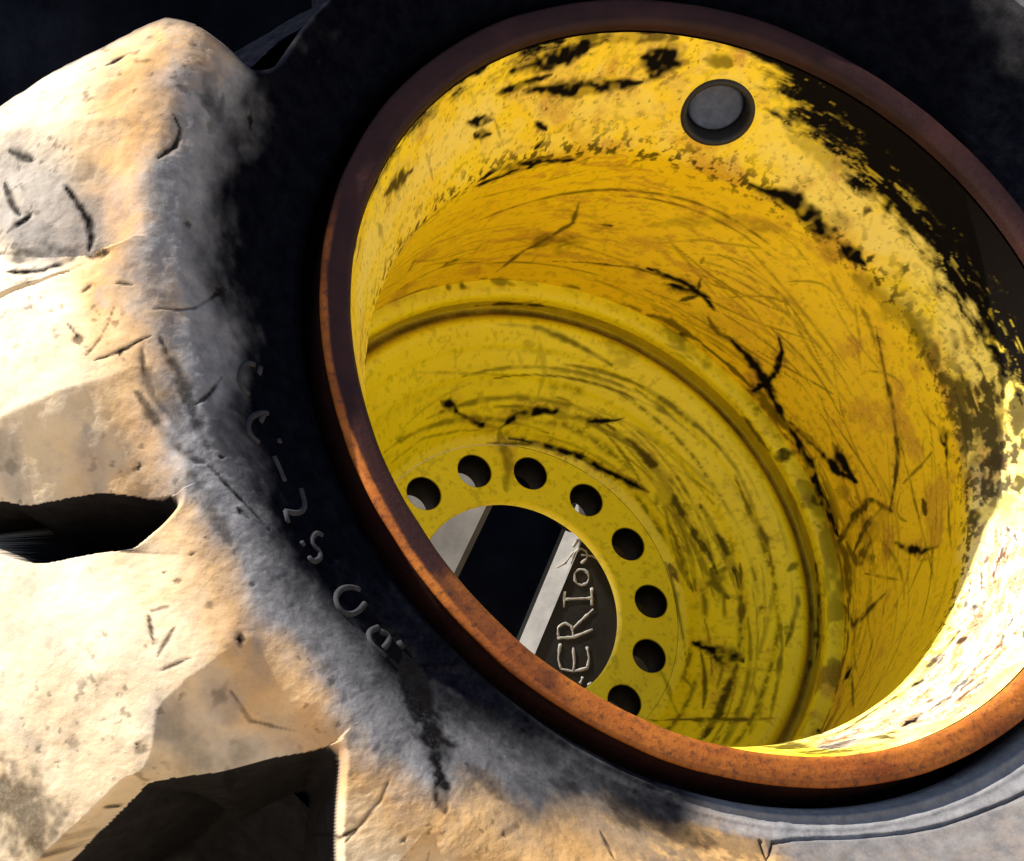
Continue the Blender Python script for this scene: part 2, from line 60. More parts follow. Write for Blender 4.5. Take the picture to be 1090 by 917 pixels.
TYRE_DARK = [(9.4,1,[[-1292,500,137],[-1281,470,132],[-1297,426,132],[-1318,409,136],[-1340,391,139]]),(12.5,1,[[-1525,386,71],[-1509,345,86],[-1494,301,98],[-1496,259,101],[-1505,240,98]]),(14.1,0.9,[[-1609,504,-19],[-1591,480,8],[-1572,462,25]]),(12.5,0.9,[[-1630,437,-20],[-1627,404,-8],[-1623,372,4],[-1614,349,16]]),(9.4,1,[[-1644,320,-7],[-1610,336,21],[-1593,345,31]]),(47.0,0.75,[[-1650,269,-3],[-1621,259,23],[-1591,252,44],[-1561,237,67],[-1530,223,87],[-1514,217,95]]),(15.7,1,[[-1655,223,-1],[-1620,212,28],[-1584,202,54],[-1550,206,77],[-1514,213,95]]),(15.7,0.9,[[-1504,193,102],[-1467,181,121]]),(9.4,1,[[-1409,652,84],[-1387,661,92],[-1365,670,99]]),(12.5,0.9,[[-1514,465,63],[-1511,463,66]]),(39.2,0.7,[[-1186,617,126],[-1191,591,125],[-1200,543,118],[-1204,519,115]]),(31.4,1,[[-1103,543,72],[-1094,543,66]]),(5.5,0.9,[[-1526,113,95],[-1505,124,105]]),(6.3,0.9,[[-1462,109,126],[-1430,98,133]]),(34.5,1,[[-1234,121,78],[-1230,115,75]]),(12.5,0.7,[[-1298,250,121],[-1281,252,113]]),(31.4,0.6,[[-1168,576,111],[-1179,551,111],[-1190,527,111],[-1201,502,111],[-1212,478,111]]),(39.2,0.4,[[-1487,429,86],[-1473,389,98]]),(3.9,0.9,[[-1396,41,139],[-1349,47,129],[-1325,51,123],[-1299,59,110],[-1277,76,100],[-1256,93,89],[-1233,112,77],[-1209,131,63]]),(6.3,0.9,[[-1558,46,81],[-1540,6,90]]),(14.1,1,[[-1544,15,88],[-1540,-10,90]]),(3.9,0.8,[[-1471,59,124],[-1486,21,117],[-1507,-13,107],[-1533,-42,93]]),(5.5,1,[[-1518,-54,100],[-1496,-52,112],[-1458,-43,127],[-1426,-28,134],[-1410,-21,138]]),(11.0,1,[[-1477,-49,121],[-1467,-49,125]]),(23.5,0.75,[[-1390,-25,138],[-1375,-58,135],[-1361,-92,132],[-1355,-128,131],[-1348,-165,131],[-1338,-204,130],[-1326,-245,129],[-1320,-266,128]]),(7.8,0.8,[[-1425,-32,134],[-1430,-72,133],[-1432,-93,132]]),(14.1,0.7,[[-1431,-85,133],[-1423,-131,134],[-1408,-173,136],[-1386,-210,139]]),(20.4,0.8,[[-1451,-136,128],[-1432,-176,131],[-1413,-215,134],[-1395,-247,136],[-1378,-278,139],[-1351,-296,136],[-1332,-298,132]]),(7.8,1,[[-1332,-298,132],[-1309,-323,129],[-1287,-349,125],[-1261,-376,118],[-1234,-405,109],[-1208,-435,102]]),(14.1,1,[[-1277,-394,126],[-1257,-413,121]]),(26.7,0.5,[[-1371,-315,138],[-1356,-353,140],[-1340,-390,139],[-1325,-425,138],[-1310,-461,138],[-1303,-478,137]]),(6.3,0.9,[[-1335,-170,128],[-1298,-139,113],[-1276,-111,100],[-1254,-84,88]]),(47.0,0.45,[[-1420,-101,135],[-1409,-137,137],[-1398,-172,138],[-1387,-207,139],[-1376,-241,139]]),(9.4,0.9,[[-1466,-271,115],[-1462,-272,116]]),(39.2,0.4,[[-1685,-203,-31],[-1687,-223,-36]]),(15.7,0.7,[[-1697,-309,-61],[-1664,-327,-30]]),(7.8,0.8,[[-1355,-457,134],[-1344,-461,135]]),(9.4,0.6,[[-1418,-530,103],[-1406,-532,108]]),(11.0,0.8,[[-1280,-560,139],[-1273,-563,138]]),(11.0,0.9,[[-1299,-279,124],[-1287,-280,118]]),(6.3,0.8,[[-1464,-575,71],[-1431,-576,89]]),(7.1,0.9,[[-1467,-580,68],[-1463,-620,60],[-1461,-640,56]]),(5.5,0.8,[[-1424,-617,84],[-1441,-642,68],[-1456,-666,51]]),(4.7,0.9,[[-1452,-693,46],[-1416,-685,71],[-1398,-681,82]]),(7.8,0.8,[[-1435,-504,100],[-1435,-508,99]]),(9.4,0.8,[[-1384,-484,126],[-1381,-489,126]]),(20.4,1,[[-1318,-664,122],[-1305,-666,126]]),(26.7,1,[[-1491,-810,-31],[-1477,-826,-26]]),(18.8,1,[[-1353,-899,34],[-1330,-896,49]]),(4.7,0.7,[[-1336,-751,94],[-1319,-780,94],[-1303,-809,93],[-1272,-822,103],[-1240,-835,112],[-1225,-842,117]]),(23.5,0.4,[[-1603,-770,-125],[-1589,-775,-112]]),(47.0,0.45,[[-1360,-753,82],[-1349,-762,85]]),(117.6,0.75,[[-1701,-807,-286],[-1685,-826,-274],[-1669,-845,-262],[-1654,-878,-265],[-1646,-894,-267]]),(7.8,0.9,[[-1185,-1017,79],[-1157,-1051,78],[-1124,-1040,94]]),(12.5,0.9,[[-1550,-899,-145],[-1547,-912,-150]]),(7.8,0.6,[[-1418,-528,103],[-1406,-531,108]]),(11.0,0.5,[[-1361,-583,120],[-1356,-598,119]]),(62.7,0.3,[[-1432,-792,26],[-1419,-825,23],[-1406,-857,19],[-1400,-873,17]]),(54.9,0.3,[[-1444,-860,-13],[-1422,-887,-8],[-1411,-900,-5]]),(31.4,0.35,[[-1334,-840,68],[-1315,-869,68],[-1306,-883,68]]),(11.0,0.9,[[-1279,-554,139],[-1275,-565,139]]),(74.5,1,[[-990,-634,36],[-967,-646,28],[-958,-689,39],[-949,-733,52],[-945,-779,69],[-946,-803,79],[-946,-849,96],[-945,-872,103]]),(62.7,1,[[-951,-651,21],[-944,-692,33],[-938,-732,46],[-936,-774,62],[-939,-815,81],[-940,-855,95]]),(51.7,1,[[-945,-872,103],[-949,-897,113],[-953,-921,123],[-954,-944,128]]),(28.2,1,[[-954,-944,128],[-959,-981,134],[-963,-1017,140],[-962,-1034,137]]),(10.2,1,[[-854,-1088,136],[-810,-1067,127]]),(6.3,0.8,[[-620,-1074,78],[-619,-1097,90],[-617,-1140,108]]),(14.1,1,[[1009,107,-3051],[1011,88,-3035]]),(4.7,0.6,[[-1147,-1061,78],[-1125,-1040,94],[-1104,-1019,109],[-1082,-998,124],[-1065,-967,132]]),(70.5,0.6,[[-531,-972,-4],[-519,-1007,10],[-513,-1025,18]]),(70.5,0.5,[[-729,-863,8],[-685,-870,-4],[-663,-874,-10]]),(70.5,0.6,[[-421,-1067,18],[-387,-1085,21]]),(70.5,0.5,[[-830,-805,24],[-803,-806,13],[-777,-807,3]]),(39.2,0.5,[[-883,-932,102],[-861,-962,106],[-840,-993,110],[-829,-1009,113]]),(15.7,0.8,[[-1048,-1071,111],[-1042,-1078,110]]),(39.2,0.5,[[-683,-955,36],[-642,-970,28],[-622,-977,25]]),(39.2,0.4,[[-1085,-905,137],[-1045,-917,138],[-1023,-922,135]]),(15.7,0.5,[[-894,-693,9],[-866,-691,-4],[-838,-689,-17],[-810,-687,-30],[-782,-685,-43]]),(47.0,0.6,[[-504,-989,-3],[-508,-1016,12],[-514,-1043,28],[-520,-1070,45]]),(31.4,0.5,[[-610,-915,-9],[-580,-908,-22],[-550,-902,-33]])]
TYRE_BARE = [(148.9,0.85,[[-1615,456,-10],[-1602,437,9],[-1587,421,22],[-1563,385,45],[-1553,364,56],[-1533,324,75],[-1522,305,84]]),(117.6,0.9,[[-1639,364,-11],[-1627,345,6],[-1601,312,30],[-1575,280,52],[-1545,277,73],[-1513,276,91]]),(47.0,0.45,[[-1488,420,87],[-1463,383,104],[-1448,342,116],[-1444,297,123],[-1442,275,125]]),(70.5,0.7,[[-1689,-179,-33],[-1692,-221,-41],[-1693,-241,-46]]),(54.9,0.55,[[-1549,-181,80],[-1544,-221,80],[-1540,-261,79],[-1535,-300,77]]),(39.2,0.45,[[-1678,-276,-35],[-1648,-295,-6],[-1616,-312,19],[-1584,-327,40],[-1554,-332,60],[-1524,-337,79],[-1492,-340,94],[-1477,-342,102]]),(39.2,0.3,[[-1494,-194,106],[-1485,-231,108],[-1476,-268,110],[-1472,-286,110]]),(86.2,0.55,[[-1443,-777,25],[-1421,-801,30],[-1398,-825,36],[-1370,-850,44],[-1341,-875,51]]),(62.7,0.6,[[-1360,-747,84],[-1350,-781,80]]),(47.0,0.4,[[-1317,-844,77],[-1282,-876,84]]),(54.9,0.4,[[-1488,-846,-47],[-1458,-875,-35],[-1444,-889,-29]])]
GLYPHS = [[[[-1163,-26,29],[-1184,-29,42],[-1202,-48,55],[-1215,-74,63],[-1211,-95,62],[-1194,-107,52]],[[-1146,-27,18],[-1154,-45,23]]],[[[-1150,-136,25],[-1174,-144,42],[-1198,-161,58],[-1213,-188,71],[-1211,-209,71],[-1191,-218,59]],[[-1159,-141,31],[-1174,-164,43]],[[-1133,-193,19],[-1132,-201,20]]],[[[-1156,-241,40],[-1149,-261,38],[-1142,-295,39]]],[[[-1100,-302,15],[-1098,-345,21],[-1122,-368,40],[-1160,-374,65]],[[-1160,-374,65],[-1160,-399,70]]],[[[-1073,-406,19],[-1087,-403,26],[-1102,-419,38],[-1110,-439,49],[-1091,-450,40],[-1094,-469,47],[-1119,-485,65],[-1127,-474,67]],[[-1137,-440,65],[-1132,-448,64]]],[[[-1011,-524,13],[-1035,-523,26],[-1063,-535,46],[-1087,-564,68],[-1086,-591,76],[-1065,-600,67],[-1033,-585,44],[-1007,-558,21]]],[[[-991,-613,30],[-1019,-628,51],[-1030,-654,66],[-1014,-676,64],[-998,-686,60]],[[-989,-622,32],[-966,-626,21],[-974,-646,32],[-995,-665,50]],[[-946,-639,15],[-940,-653,17]]]]
DUST_EDGE = [(163.3,1.433),(175.9,1.444),(187.4,1.459),(197.0,1.466),(205.4,1.459),(212.5,1.457),(218.4,1.449),(224.9,1.444),(229.7,1.343),(238.1,1.221),(248.4,1.149),(253.5,1.064),(340.2,1.015)]
DARK_EDGE = [(152.3,1.216),(167.5,1.21),(177.3,1.17),(188.1,1.191),(199.4,1.221),(209.9,1.227),(217.0,1.21),(226.2,1.131)]
PANEL_EDGE = [(258.4,1.172),(259.7,1.126),(262.3,1.111),(265.2,1.105),(272.2,1.105),(280.5,1.114),(287.0,1.118),(292.4,1.126)]

# ------------------------------------------------------------------ numpy noise
def _h(ix, iy, iz):
    n = (ix*374761393 + iy*668265263 + iz*1274126177) & 0xffffffff
    n = ((n ^ (n >> 13))*1274126177) & 0xffffffff
    n = ((n ^ (n >> 16))*2246822519) & 0xffffffff
    return ((n ^ (n >> 15)) & 0xffffff)/float(0xffffff)
def noise(p):
    p = np.asarray(p, float)
    i = np.floor(p).astype(np.int64); f = p - i
    u = f*f*(3 - 2*f)
    x, y, z = i[..., 0], i[..., 1], i[..., 2]
    r = 0
    for dx in (0, 1):
        wx = u[..., 0] if dx else 1 - u[..., 0]
        for dy in (0, 1):
            wy = u[..., 1] if dy else 1 - u[..., 1]
            for dz in (0, 1):
                wz = u[..., 2] if dz else 1 - u[..., 2]
                r = r + wx*wy*wz*_h(x + dx, y + dy, z + dz)
    return r
def fbm(p, octv=4, gain=0.55):
    a, t, s = 1.0, 0.0, 0.0
    p = np.asarray(p, float)
    for k in range(octv):
        s = s + a*noise(p + 17.3*k); t += a; a *= gain; p = p*2.03
    return s/t
def sm(a, b, x):
    t = np.clip((x - a)/(b - a), 0, 1)
    return t*t*(3 - 2*t)
def stroke_mask(P, strokes, jag=0.9, f1=28.0, f2=75.0, soft=0.45, WID=1.3):
    """How strongly each point of P (in rim radii) is covered by the marks."""
    m = np.zeros(len(P))
    nz = 0.6*noise(P*f1) + 0.4*noise(P*f2 + 5.0) - 0.5
    brk = 0.6*noise(P*22.0 + 9.0) + 0.4*noise(P*60.0 + 2.0)
    for w, st, pts in strokes:
        q = np.array(pts, float)/1000.0; hw = max(w*WID/2000.0, 0.0034)
        lo = q.min(0) - 2.2*hw; hi = q.max(0) + 2.2*hw
        idx = np.nonzero(np.all((P > lo) & (P < hi), axis=1))[0]
        if len(idx) == 0: continue
        X = P[idx]; d = np.full(len(X), 9.0); acc = 0.0; tot = np.linalg.norm(np.diff(q, axis=0), axis=1).sum() + 1e-9
        for a, b in zip(q[:-1], q[1:]):
            ab = b - a; L = float(ab @ ab)
            t = np.clip(((X - a) @ ab)/L, 0, 1) if L > 1e-12 else np.zeros(len(X))
            dd = np.linalg.norm(X - a - t[:, None]*ab, axis=1)
            arc = (acc + t*math.sqrt(L))/tot; acc += math.sqrt(L)
            tp = 1.0 if w > 55 else 0.30 + 0.85*np.sin(math.pi*np.clip(arc, 0.0, 1.0))**0.7
            d = np.minimum(d, dd/tp)
        v = st*(1 - sm(1 - soft, 1 + soft, d/hw + jag*nz[idx]*2.0))*(1.0 if w > 55 else (0.5 + 0.5*sm(0.26, 0.50, brk[idx])))
        m[idx] = np.maximum(m[idx], v)
    return m
def cyl(P):
    return np.hypot(P[:, 0], P[:, 1]), np.degrees(np.arctan2(P[:, 1], P[:, 0])) % 360

# ------------------------------------------------------------------ mesh builders
def raw_mesh(name, V, F, mat, parent=None, attr=None, smooth=True):
    """V (n,3) metres, F (m,4) or list; one mesh object."""
    me = bpy.data.meshes.new(name)
    F = np.asarray(F, np.int32)
    k = F.shape[1]
    me.vertices.add(len(V)); me.vertices.foreach_set("co", np.asarray(V, np.float32).ravel())
    me.loops.add(F.size); me.loops.foreach_set("vertex_index", F.ravel())
    me.polygons.add(len(F)); me.polygons.foreach_set("loop_start", np.arange(0, F.size, k, dtype=np.int32))
    me.polygons.foreach_set("loop_total", np.full(len(F), k, np.int32))
    me.polygons.foreach_set("use_smooth", np.full(len(F), smooth, bool))
    me.update(calc_edges=True); me.validate()
    if attr is not None:
        a = me.color_attributes.new("wear", 'FLOAT_COLOR', 'POINT')
        rgba = np.ones((len(V), 4), np.float32); rgba[:, :attr.shape[1]] = attr
        a.data.foreach_set("color", rgba.ravel())
    me.materials.append(mat)
    o = bpy.data.objects.new(name, me); C.objects.link(o)
    if parent is not None: o.parent = parent
    return o
def grid_faces(nu, nv, closed):
    iu = np.arange(nu if closed else nu - 1); iv = np.arange(nv - 1)
    U, V = np.meshgrid(iu, iv, indexing='ij'); U2 = (U + 1) % nu
    return np.stack([U*nv + V, U2*nv + V, U2*nv + V + 1, U*nv + V + 1], -1).reshape(-1, 4)
def resample(pts, step, rounding=0.0):
    p = np.array(pts, float)
    d = np.r_[0, np.cumsum(np.linalg.norm(np.diff(p, axis=0), axis=1))]
    fine = np.linspace(0, d[-1], int(d[-1]/0.002) + 2)
    q = np.c_[np.interp(fine, d, p[:, 0]), np.interp(fine, d, p[:, 1])]
    if rounding > 0:
        k = max(1, int(rounding/0.002))
        qq = np.r_[np.repeat(q[:1], k, 0), q, np.repeat(q[-1:], k, 0)]
        ker = np.hanning(2*k + 3)[1:-1]; ker /= ker.sum()
        q = np.c_[np.convolve(qq[:, 0], ker, 'valid'), np.convolve(qq[:, 1], ker, 'valid')]
    n = max(2, int(round(d[-1]/step)) + 1)
    t = np.linspace(0, len(q) - 1, n)
    i = np.arange(len(q))
    return np.c_[np.interp(t, i, q[:, 0]), np.interp(t, i, q[:, 1])]
def empty(name, loc):
    o = bpy.data.objects.new(name, None); C.objects.link(o); o.location = loc; o.empty_display_size = 0.1
    return o
def tag(o, label=None, cat=None, group=None, kind=None):
    if label: o["label"] = label
    if cat: o["category"] = cat
    if group: o["group"] = group
    if kind: o["kind"] = kind
def tube(path, radius, sides=8):
    """Closed-ended tube round a polyline: vertices and quads (radius may be a list)."""
    path = np.array(path, float); n = len(path)
    rad = np.full(n, radius) if np.isscalar(radius) else np.array(radius)
    T = np.gradient(path, axis=0); T /= np.linalg.norm(T, axis=1)[:, None] + 1e-12
    ref = np.array([0.31, 0.17, 0.93]); V = []
    for i in range(n):
        a = np.cross(T[i], ref); a /= np.linalg.norm(a); b = np.cross(T[i], a)
        for k in range(sides):
            t = 2*math.pi*k/sides
            V.append(path[i] + rad[i]*(math.cos(t)*a + math.sin(t)*b))
    F = [(i*sides + k, i*sides + (k + 1) % sides, (i + 1)*sides + (k + 1) % sides, (i + 1)*sides + k) for i in range(n - 1) for k in range(sides)]
    V.append(path[0] - T[0]*rad[0]*0.4); V.append(path[-1] + T[-1]*rad[-1]*0.4)
    a, b = len(V) - 2, len(V) - 1
    for k in range(0, sides, 2):
        F.append((a, (k + 2) % sides, k + 1, k)); F.append((b, (n - 1)*sides + k, (n - 1)*sides + k + 1, (n - 1)*sides + (k + 2) % sides))
    return np.array(V), np.array(F)
def merge(parts):
    V, F, o = [], [], 0
    for v, f in parts:
        V.append(v); F.append(f + o); o += len(v)
    return np.concatenate(V), np.concatenate(F)

# ------------------------------------------------------------------ materials
def mat(name):
    m = bpy.data.materials.new(name); m.use_nodes = True
    t = m.node_tree; b = t.nodes["Principled BSDF"]
    return m, t, b
def nd(t, typ, **kw):
    n = t.nodes.new(typ)
    for k, v in kw.items():
        if k.startswith("i_"): n.inputs[k[2:].replace("_", " ")].default_value = v
        else: setattr(n, k, v)
    return n
def mix(t, fac, a, b):
    m = t.nodes.new("ShaderNodeMix"); m.data_type = 'RGBA'
    for sock, val in ((m.inputs[0], fac), (m.inputs[6], a), (m.inputs[7], b)):
        if isinstance(val, (int, float)): sock.default_value = val
        elif isinstance(val, tuple): sock.default_value = (*val, 1.0)
        else: t.links.new(val, sock)
    return m.outputs[2]
def ramp(t, src, stops):
    r = t.nodes.new("ShaderNodeValToRGB")
    while len(r.color_ramp.elements) < len(stops): r.color_ramp.elements.new(0.5)
    for e, (p, c) in zip(r.color_ramp.elements, stops):
        e.position = p; e.color = (c, c, c, 1) if isinstance(c, (int, float)) else (*c, 1)
    t.links.new(src, r.inputs[0]); return r.outputs[0]
def math_(t, op, a, b=None):
    m = t.nodes.new("ShaderNodeMath"); m.operation = op
    for s, v in ((m.inputs[0], a), (m.inputs[1], b)):
        if v is None: continue
        if isinstance(v, (int, float)): s.default_value = v
        else: t.links.new(v, s)
    return m.outputs[0]
def tex_noise(t, scale, detail=6.0, rough=0.6, vec=None):
    n = nd(t, "ShaderNodeTexNoise"); n.inputs["Scale"].default_value = scale
    n.inputs["Detail"].default_value = detail; n.inputs["Roughness"].default_value = rough
    if vec is not None: t.links.new(vec, n.inputs["Vector"])
    return n.outputs[0]
def obj_vec(t):
    return t.nodes.new("ShaderNodeTexCoord").outputs["Object"]
def bump(t, b, height, strength, dist):
    n = t.nodes.new("ShaderNodeBump"); n.inputs["Strength"].default_value = strength; n.inputs["Distance"].default_value = dist
    t.links.new(height, n.inputs["Height"]); t.links.new(n.outputs[0], b.inputs["Normal"])
    return n
def wear_channels(t):
    a = nd(t, "ShaderNodeVertexColor"); a.layer_name = "wear"
    s = t.nodes.new("ShaderNodeSeparateColor"); t.links.new(a.outputs[0], s.inputs[0])
    return s.outputs[0], s.outputs[1], s.outputs[2]

def paint_material(name, c1, c2):
    m, t, b = mat(name)
    v = obj_vec(t); dark, rust, pale = wear_channels(t)
    n1 = tex_noise(t, 9.0, 5, 0.6, v); n2 = tex_noise(t, 120.0, 4, 0.65, v); n3 = tex_noise(t, 420.0, 3, 0.6, v)
    col = mix(t, ramp(t, n1, [(0.3, 0.0), (0.7, 1.0)]), c1, c2)
    n4 = tex_noise(t, 38.0, 8, 0.75, v)
    grime = ramp(t, n4, [(0.5, 0.0), (0.85, 0.25)])
    col = mix(t, grime, col, (0.50, 0.29, 0.008))
    col = mix(t, ramp(t, n3, [(0.45, 0.0), (0.95, 0.25)]), col, (0.55, 0.36, 0.02))
    pale2 = math_(t, 'MULTIPLY', math_(t, 'SUBTRACT', pale, 0.85), 1.4)
    pm = math_(t, 'MULTIPLY', math_(t, 'MINIMUM', pale, 1.0), ramp(t, n4, [(0.25, 0.5), (0.65, 1.0)]))
    col = mix(t, pm, col, (0.88, 0.73, 0.21))
    col = mix(t, ramp(t, pale2, [(0.0, 0.0), (1.0, 1.0)]), col, (0.52, 0.475, 0.385))
    rm = math_(t, 'MULTIPLY', rust, ramp(t, n3, [(0.35, 0.6), (0.6, 1.0)]))
    col = mix(t, rm, col, (0.40, 0.14, 0.03))
    dm = math_(t, 'MULTIPLY', dark, ramp(t, n3, [(0.1, 0.97), (0.3, 1.0)]))
    col = mix(t, dm, col, (0.0045, 0.0035, 0.003))
    t.links.new(col, b.inputs["Base Color"])
    t.links.new(ramp(t, n2, [(0.3, 0.38), (0.7, 0.6)]), b.inputs["Roughness"])
    t.links.new(math_(t, "MULTIPLY", math_(t, "SUBTRACT", 1.05, dark), 0.35), b.inputs["Specular IOR Level"])
    h = math_(t, 'SUBTRACT', math_(t, 'MULTIPLY', n2, 0.35), math_(t, 'MULTIPLY', dark, 0.25))
    bump(t, b, h, 0.5, 0.002)
    return m
def rust_material():
    m, t, b = mat("rusty_steel")
    v = obj_vec(t)
    n1 = tex_noise(t, 14.0, 6, 0.65, v); n2 = tex_noise(t, 160.0, 5, 0.7, v)
    col = mix(t, ramp(t, n1, [(0.32, 0.0), (0.66, 1.0)]), (0.13, 0.032, 0.006), (0.37, 0.12, 0.016))
    col = mix(t, ramp(t, tex_noise(t, 5.0, 8, 0.7, v), [(0.42, 0.0), (0.62, 0.75)]), col, (0.20, 0.045, 0.008))
    dark, grey, lit_rust = wear_channels(t)
    shaded_rust = mix(t, ramp(t, n1, [(0.3, 0.0), (0.7, 1.0)]), (0.012, 0.005, 0.005), (0.036, 0.013, 0.011))  # dark copy of the rust for the shaded part of the flange
    col = mix(t, lit_rust, shaded_rust, col)
    col = mix(t, ramp(t, n2, [(0.5, 0.0), (0.72, 0.8)]), col, (0.02, 0.010, 0.010))
    t.links.new(col, b.inputs["Base Color"])
    b.inputs["Roughness"].default_value = 0.5
    t.links.new(math_(t, "ADD", math_(t, "MULTIPLY", lit_rust, 0.06), 0.12), b.inputs["Specular IOR Level"])
    bump(t, b, n2, 0.5, 0.0015)
    return m
def rubber_material(name="dusty_rubber", clean=False):
    m, t, b = mat(name)
    v = obj_vec(t)
    n1 = tex_noise(t, 11.0, 6, 0.6, v); n2 = tex_noise(t, 70.0, 6, 0.7, v); n3 = tex_noise(t, 300.0, 4, 0.65, v)
    if clean:
        col = mix(t, ramp(t, n1, [(0.4, 0.0), (0.7, 1.0)]), (0.0015, 0.002, 0.004), (0.004, 0.005, 0.009))
    else:
        dark, grey, dust = wear_channels(t)
        black = mix(t, ramp(t, n2, [(0.4, 0.0), (0.75, 1.0)]), (0.0015, 0.0018, 0.0036), (0.0045, 0.0050, 0.0075))
        gcol = mix(t, ramp(t, n2, [(0.35, 0.0), (0.7, 1.0)]), (0.158, 0.158, 0.170), (0.275, 0.270, 0.278))
        col = mix(t, grey, black, gcol)
        tan = mix(t, ramp(t, n1, [(0.3, 0.0), (0.7, 1.0)]), (0.37, 0.215, 0.083), (0.44, 0.285, 0.135))
        tan = mix(t, ramp(t, n3, [(0.55, 0.0), (0.72, 0.5)]), tan, (0.21, 0.13, 0.065))
        pz = nd(t, 'ShaderNodeVertexColor'); pz.layer_name = 'wear'
        tan = mix(t, math_(t, 'SUBTRACT', 1.0, pz.outputs[1]), tan, mix(t, ramp(t, n1, [(0.3, 0.0), (0.7, 1.0)]), (0.45, 0.37, 0.26), (0.55, 0.48, 0.375)))
        col = mix(t, math_(t, 'MULTIPLY', dust, ramp(t, n2, [(0.25, 0.7), (0.5, 1.0)])), col, tan)
        col = mix(t, math_(t, 'MULTIPLY', dark, ramp(t, n3, [(0.25, 0.75), (0.5, 1.0)])), col, (0.006, 0.0055, 0.006))
    t.links.new(col, b.inputs["Base Color"])
    b.inputs["Roughness"].default_value = 0.7
    b.inputs["Specular IOR Level"].default_value = 0.0
    h = math_(t, 'ADD', math_(t, 'MULTIPLY', n2, 0.6), math_(t, 'MULTIPLY', n3, 0.25))
    bump(t, b, h, 0.38, 0.004)
    return m
def plain(name, c1, c2, scale, rough=0.6, spec=0.4, bstr=0.3, metal=0.0):
    m, t, b = mat(name); v = obj_vec(t)
    n = tex_noise(t, scale, 6, 0.65, v)
    t.links.new(mix(t, ramp(t, n, [(0.35, 0.0), (0.68, 1.0)]), c1, c2), b.inputs["Base Color"])
    b.inputs["Roughness"].default_value = rough; b.inputs["Specular IOR Level"].default_value = spec; b.inputs["Metallic"].default_value = metal
    bump(t, b, n, bstr, 0.002)
    return m
M_PAINT = paint_material('worn_yellow_paint', (0.87, 0.585, 0.003), (0.94, 0.70, 0.004)); M_PAINT_SKYLIT = paint_material('worn_yellow_paint_skylit', (0.84, 0.68, 0.003), (0.90, 0.77, 0.004)); M_RUST = rust_material(); M_RUBBER = rubber_material(); M_RUBBER2 = rubber_material("dark_rubber", True)  # disc copy is greener: the tint of the sky light put into the yellow
M_GROUND = plain("dry_dirt", (0.36, 0.28, 0.18), (0.48, 0.38, 0.26), 4.0, 0.9, 0.2, 0.5)
M_PLUG = plain("grey_rubber_plug", (0.032, 0.048, 0.105), (0.075, 0.10, 0.19), 90.0, 0.6)
M_BLACK = plain("black_rubber_grommet", (0.006, 0.006, 0.007), (0.014, 0.013, 0.013), 60.0, 0.6)
M_BEAM = plain("dark_painted_steel", (0.008, 0.008, 0.008), (0.022, 0.021, 0.020), 25.0, 0.5)
M_EDGE_LIT = plain("sunlit_edge_steel", (0.10, 0.097, 0.095), (0.16, 0.155, 0.15), 30.0, 0.55)  # paler copy of the beam steel, carries the sunlit side
M_POST = plain('weathered_grey_steel', (0.05, 0.048, 0.047), (0.14, 0.135, 0.13), 9.0, 0.6)
M_CHALK = plain("white_chalk", (0.30, 0.29, 0.275), (0.45, 0.44, 0.42), 200.0, 0.95, 0.1)

# ------------------------------------------------------------------ setting
gv = np.array([(-60, -60, 0), (60, -60, 0), (60, 60, 0), (-60, 60, 0)], float)
ground = raw_mesh("ground", gv, [(0, 1, 2, 3)], M_GROUND)
tag(ground, "dry tan dirt ground", kind="structure")

# ------------------------------------------------------------------ the wheel
wheel = empty("loader_wheel", (0, 0, 0))
wheel.matrix_world = Matrix(((E1[0], E2[0], N[0], HUB[0]), (E1[1], E2[1], N[1], HUB[1]), (E1[2], E2[2], N[2], HUB[2]), (0, 0, 0, 1)))
tag(wheel, "large loader wheel with scuffed yellow rim and dusty heavy lugged tyre", "wheel")

# ---- rim
FLANGE = [(1.014, -0.32), (0.975, -0.20), (0.976, -0.05), (0.980, -0.026), (0.993, -0.013), (0.992, -0.008), (0.984, -0.002), (0.962, 0.001), (0.934, -0.002), (0.922, -0.012), (0.917, -0.034)]
LIP = [(0.917, -0.034), (0.845, -0.19), (0.777, -0.344), (0.7785, -0.43)]
BARREL = [(0.783, -0.39), (0.79, -0.70), (0.810, -1.055), (0.812, -1.075), (0.812, -1.50)]
RING = [(0.818, -1.064), (0.806, -1.066), (0.790, -1.069), (0.776, -1.074), (0.769, -1.083), (0.767, -1.10), (0.767, -1.16)]
DISC = [(0.775, -1.136), (0.748, -1.137), (0.735, -1.124), (0.718, -1.115), (0.70, -1.119), (0.66, -1.152), (0.655, -1.160), (0.62, -1.188), (0.60, -1.205), (0.594, -1.216), (0.54, -1.270), (0.50, -1.315), (0.482, -1.343), (0.462, -1.3535), (0.458, -1.355)]

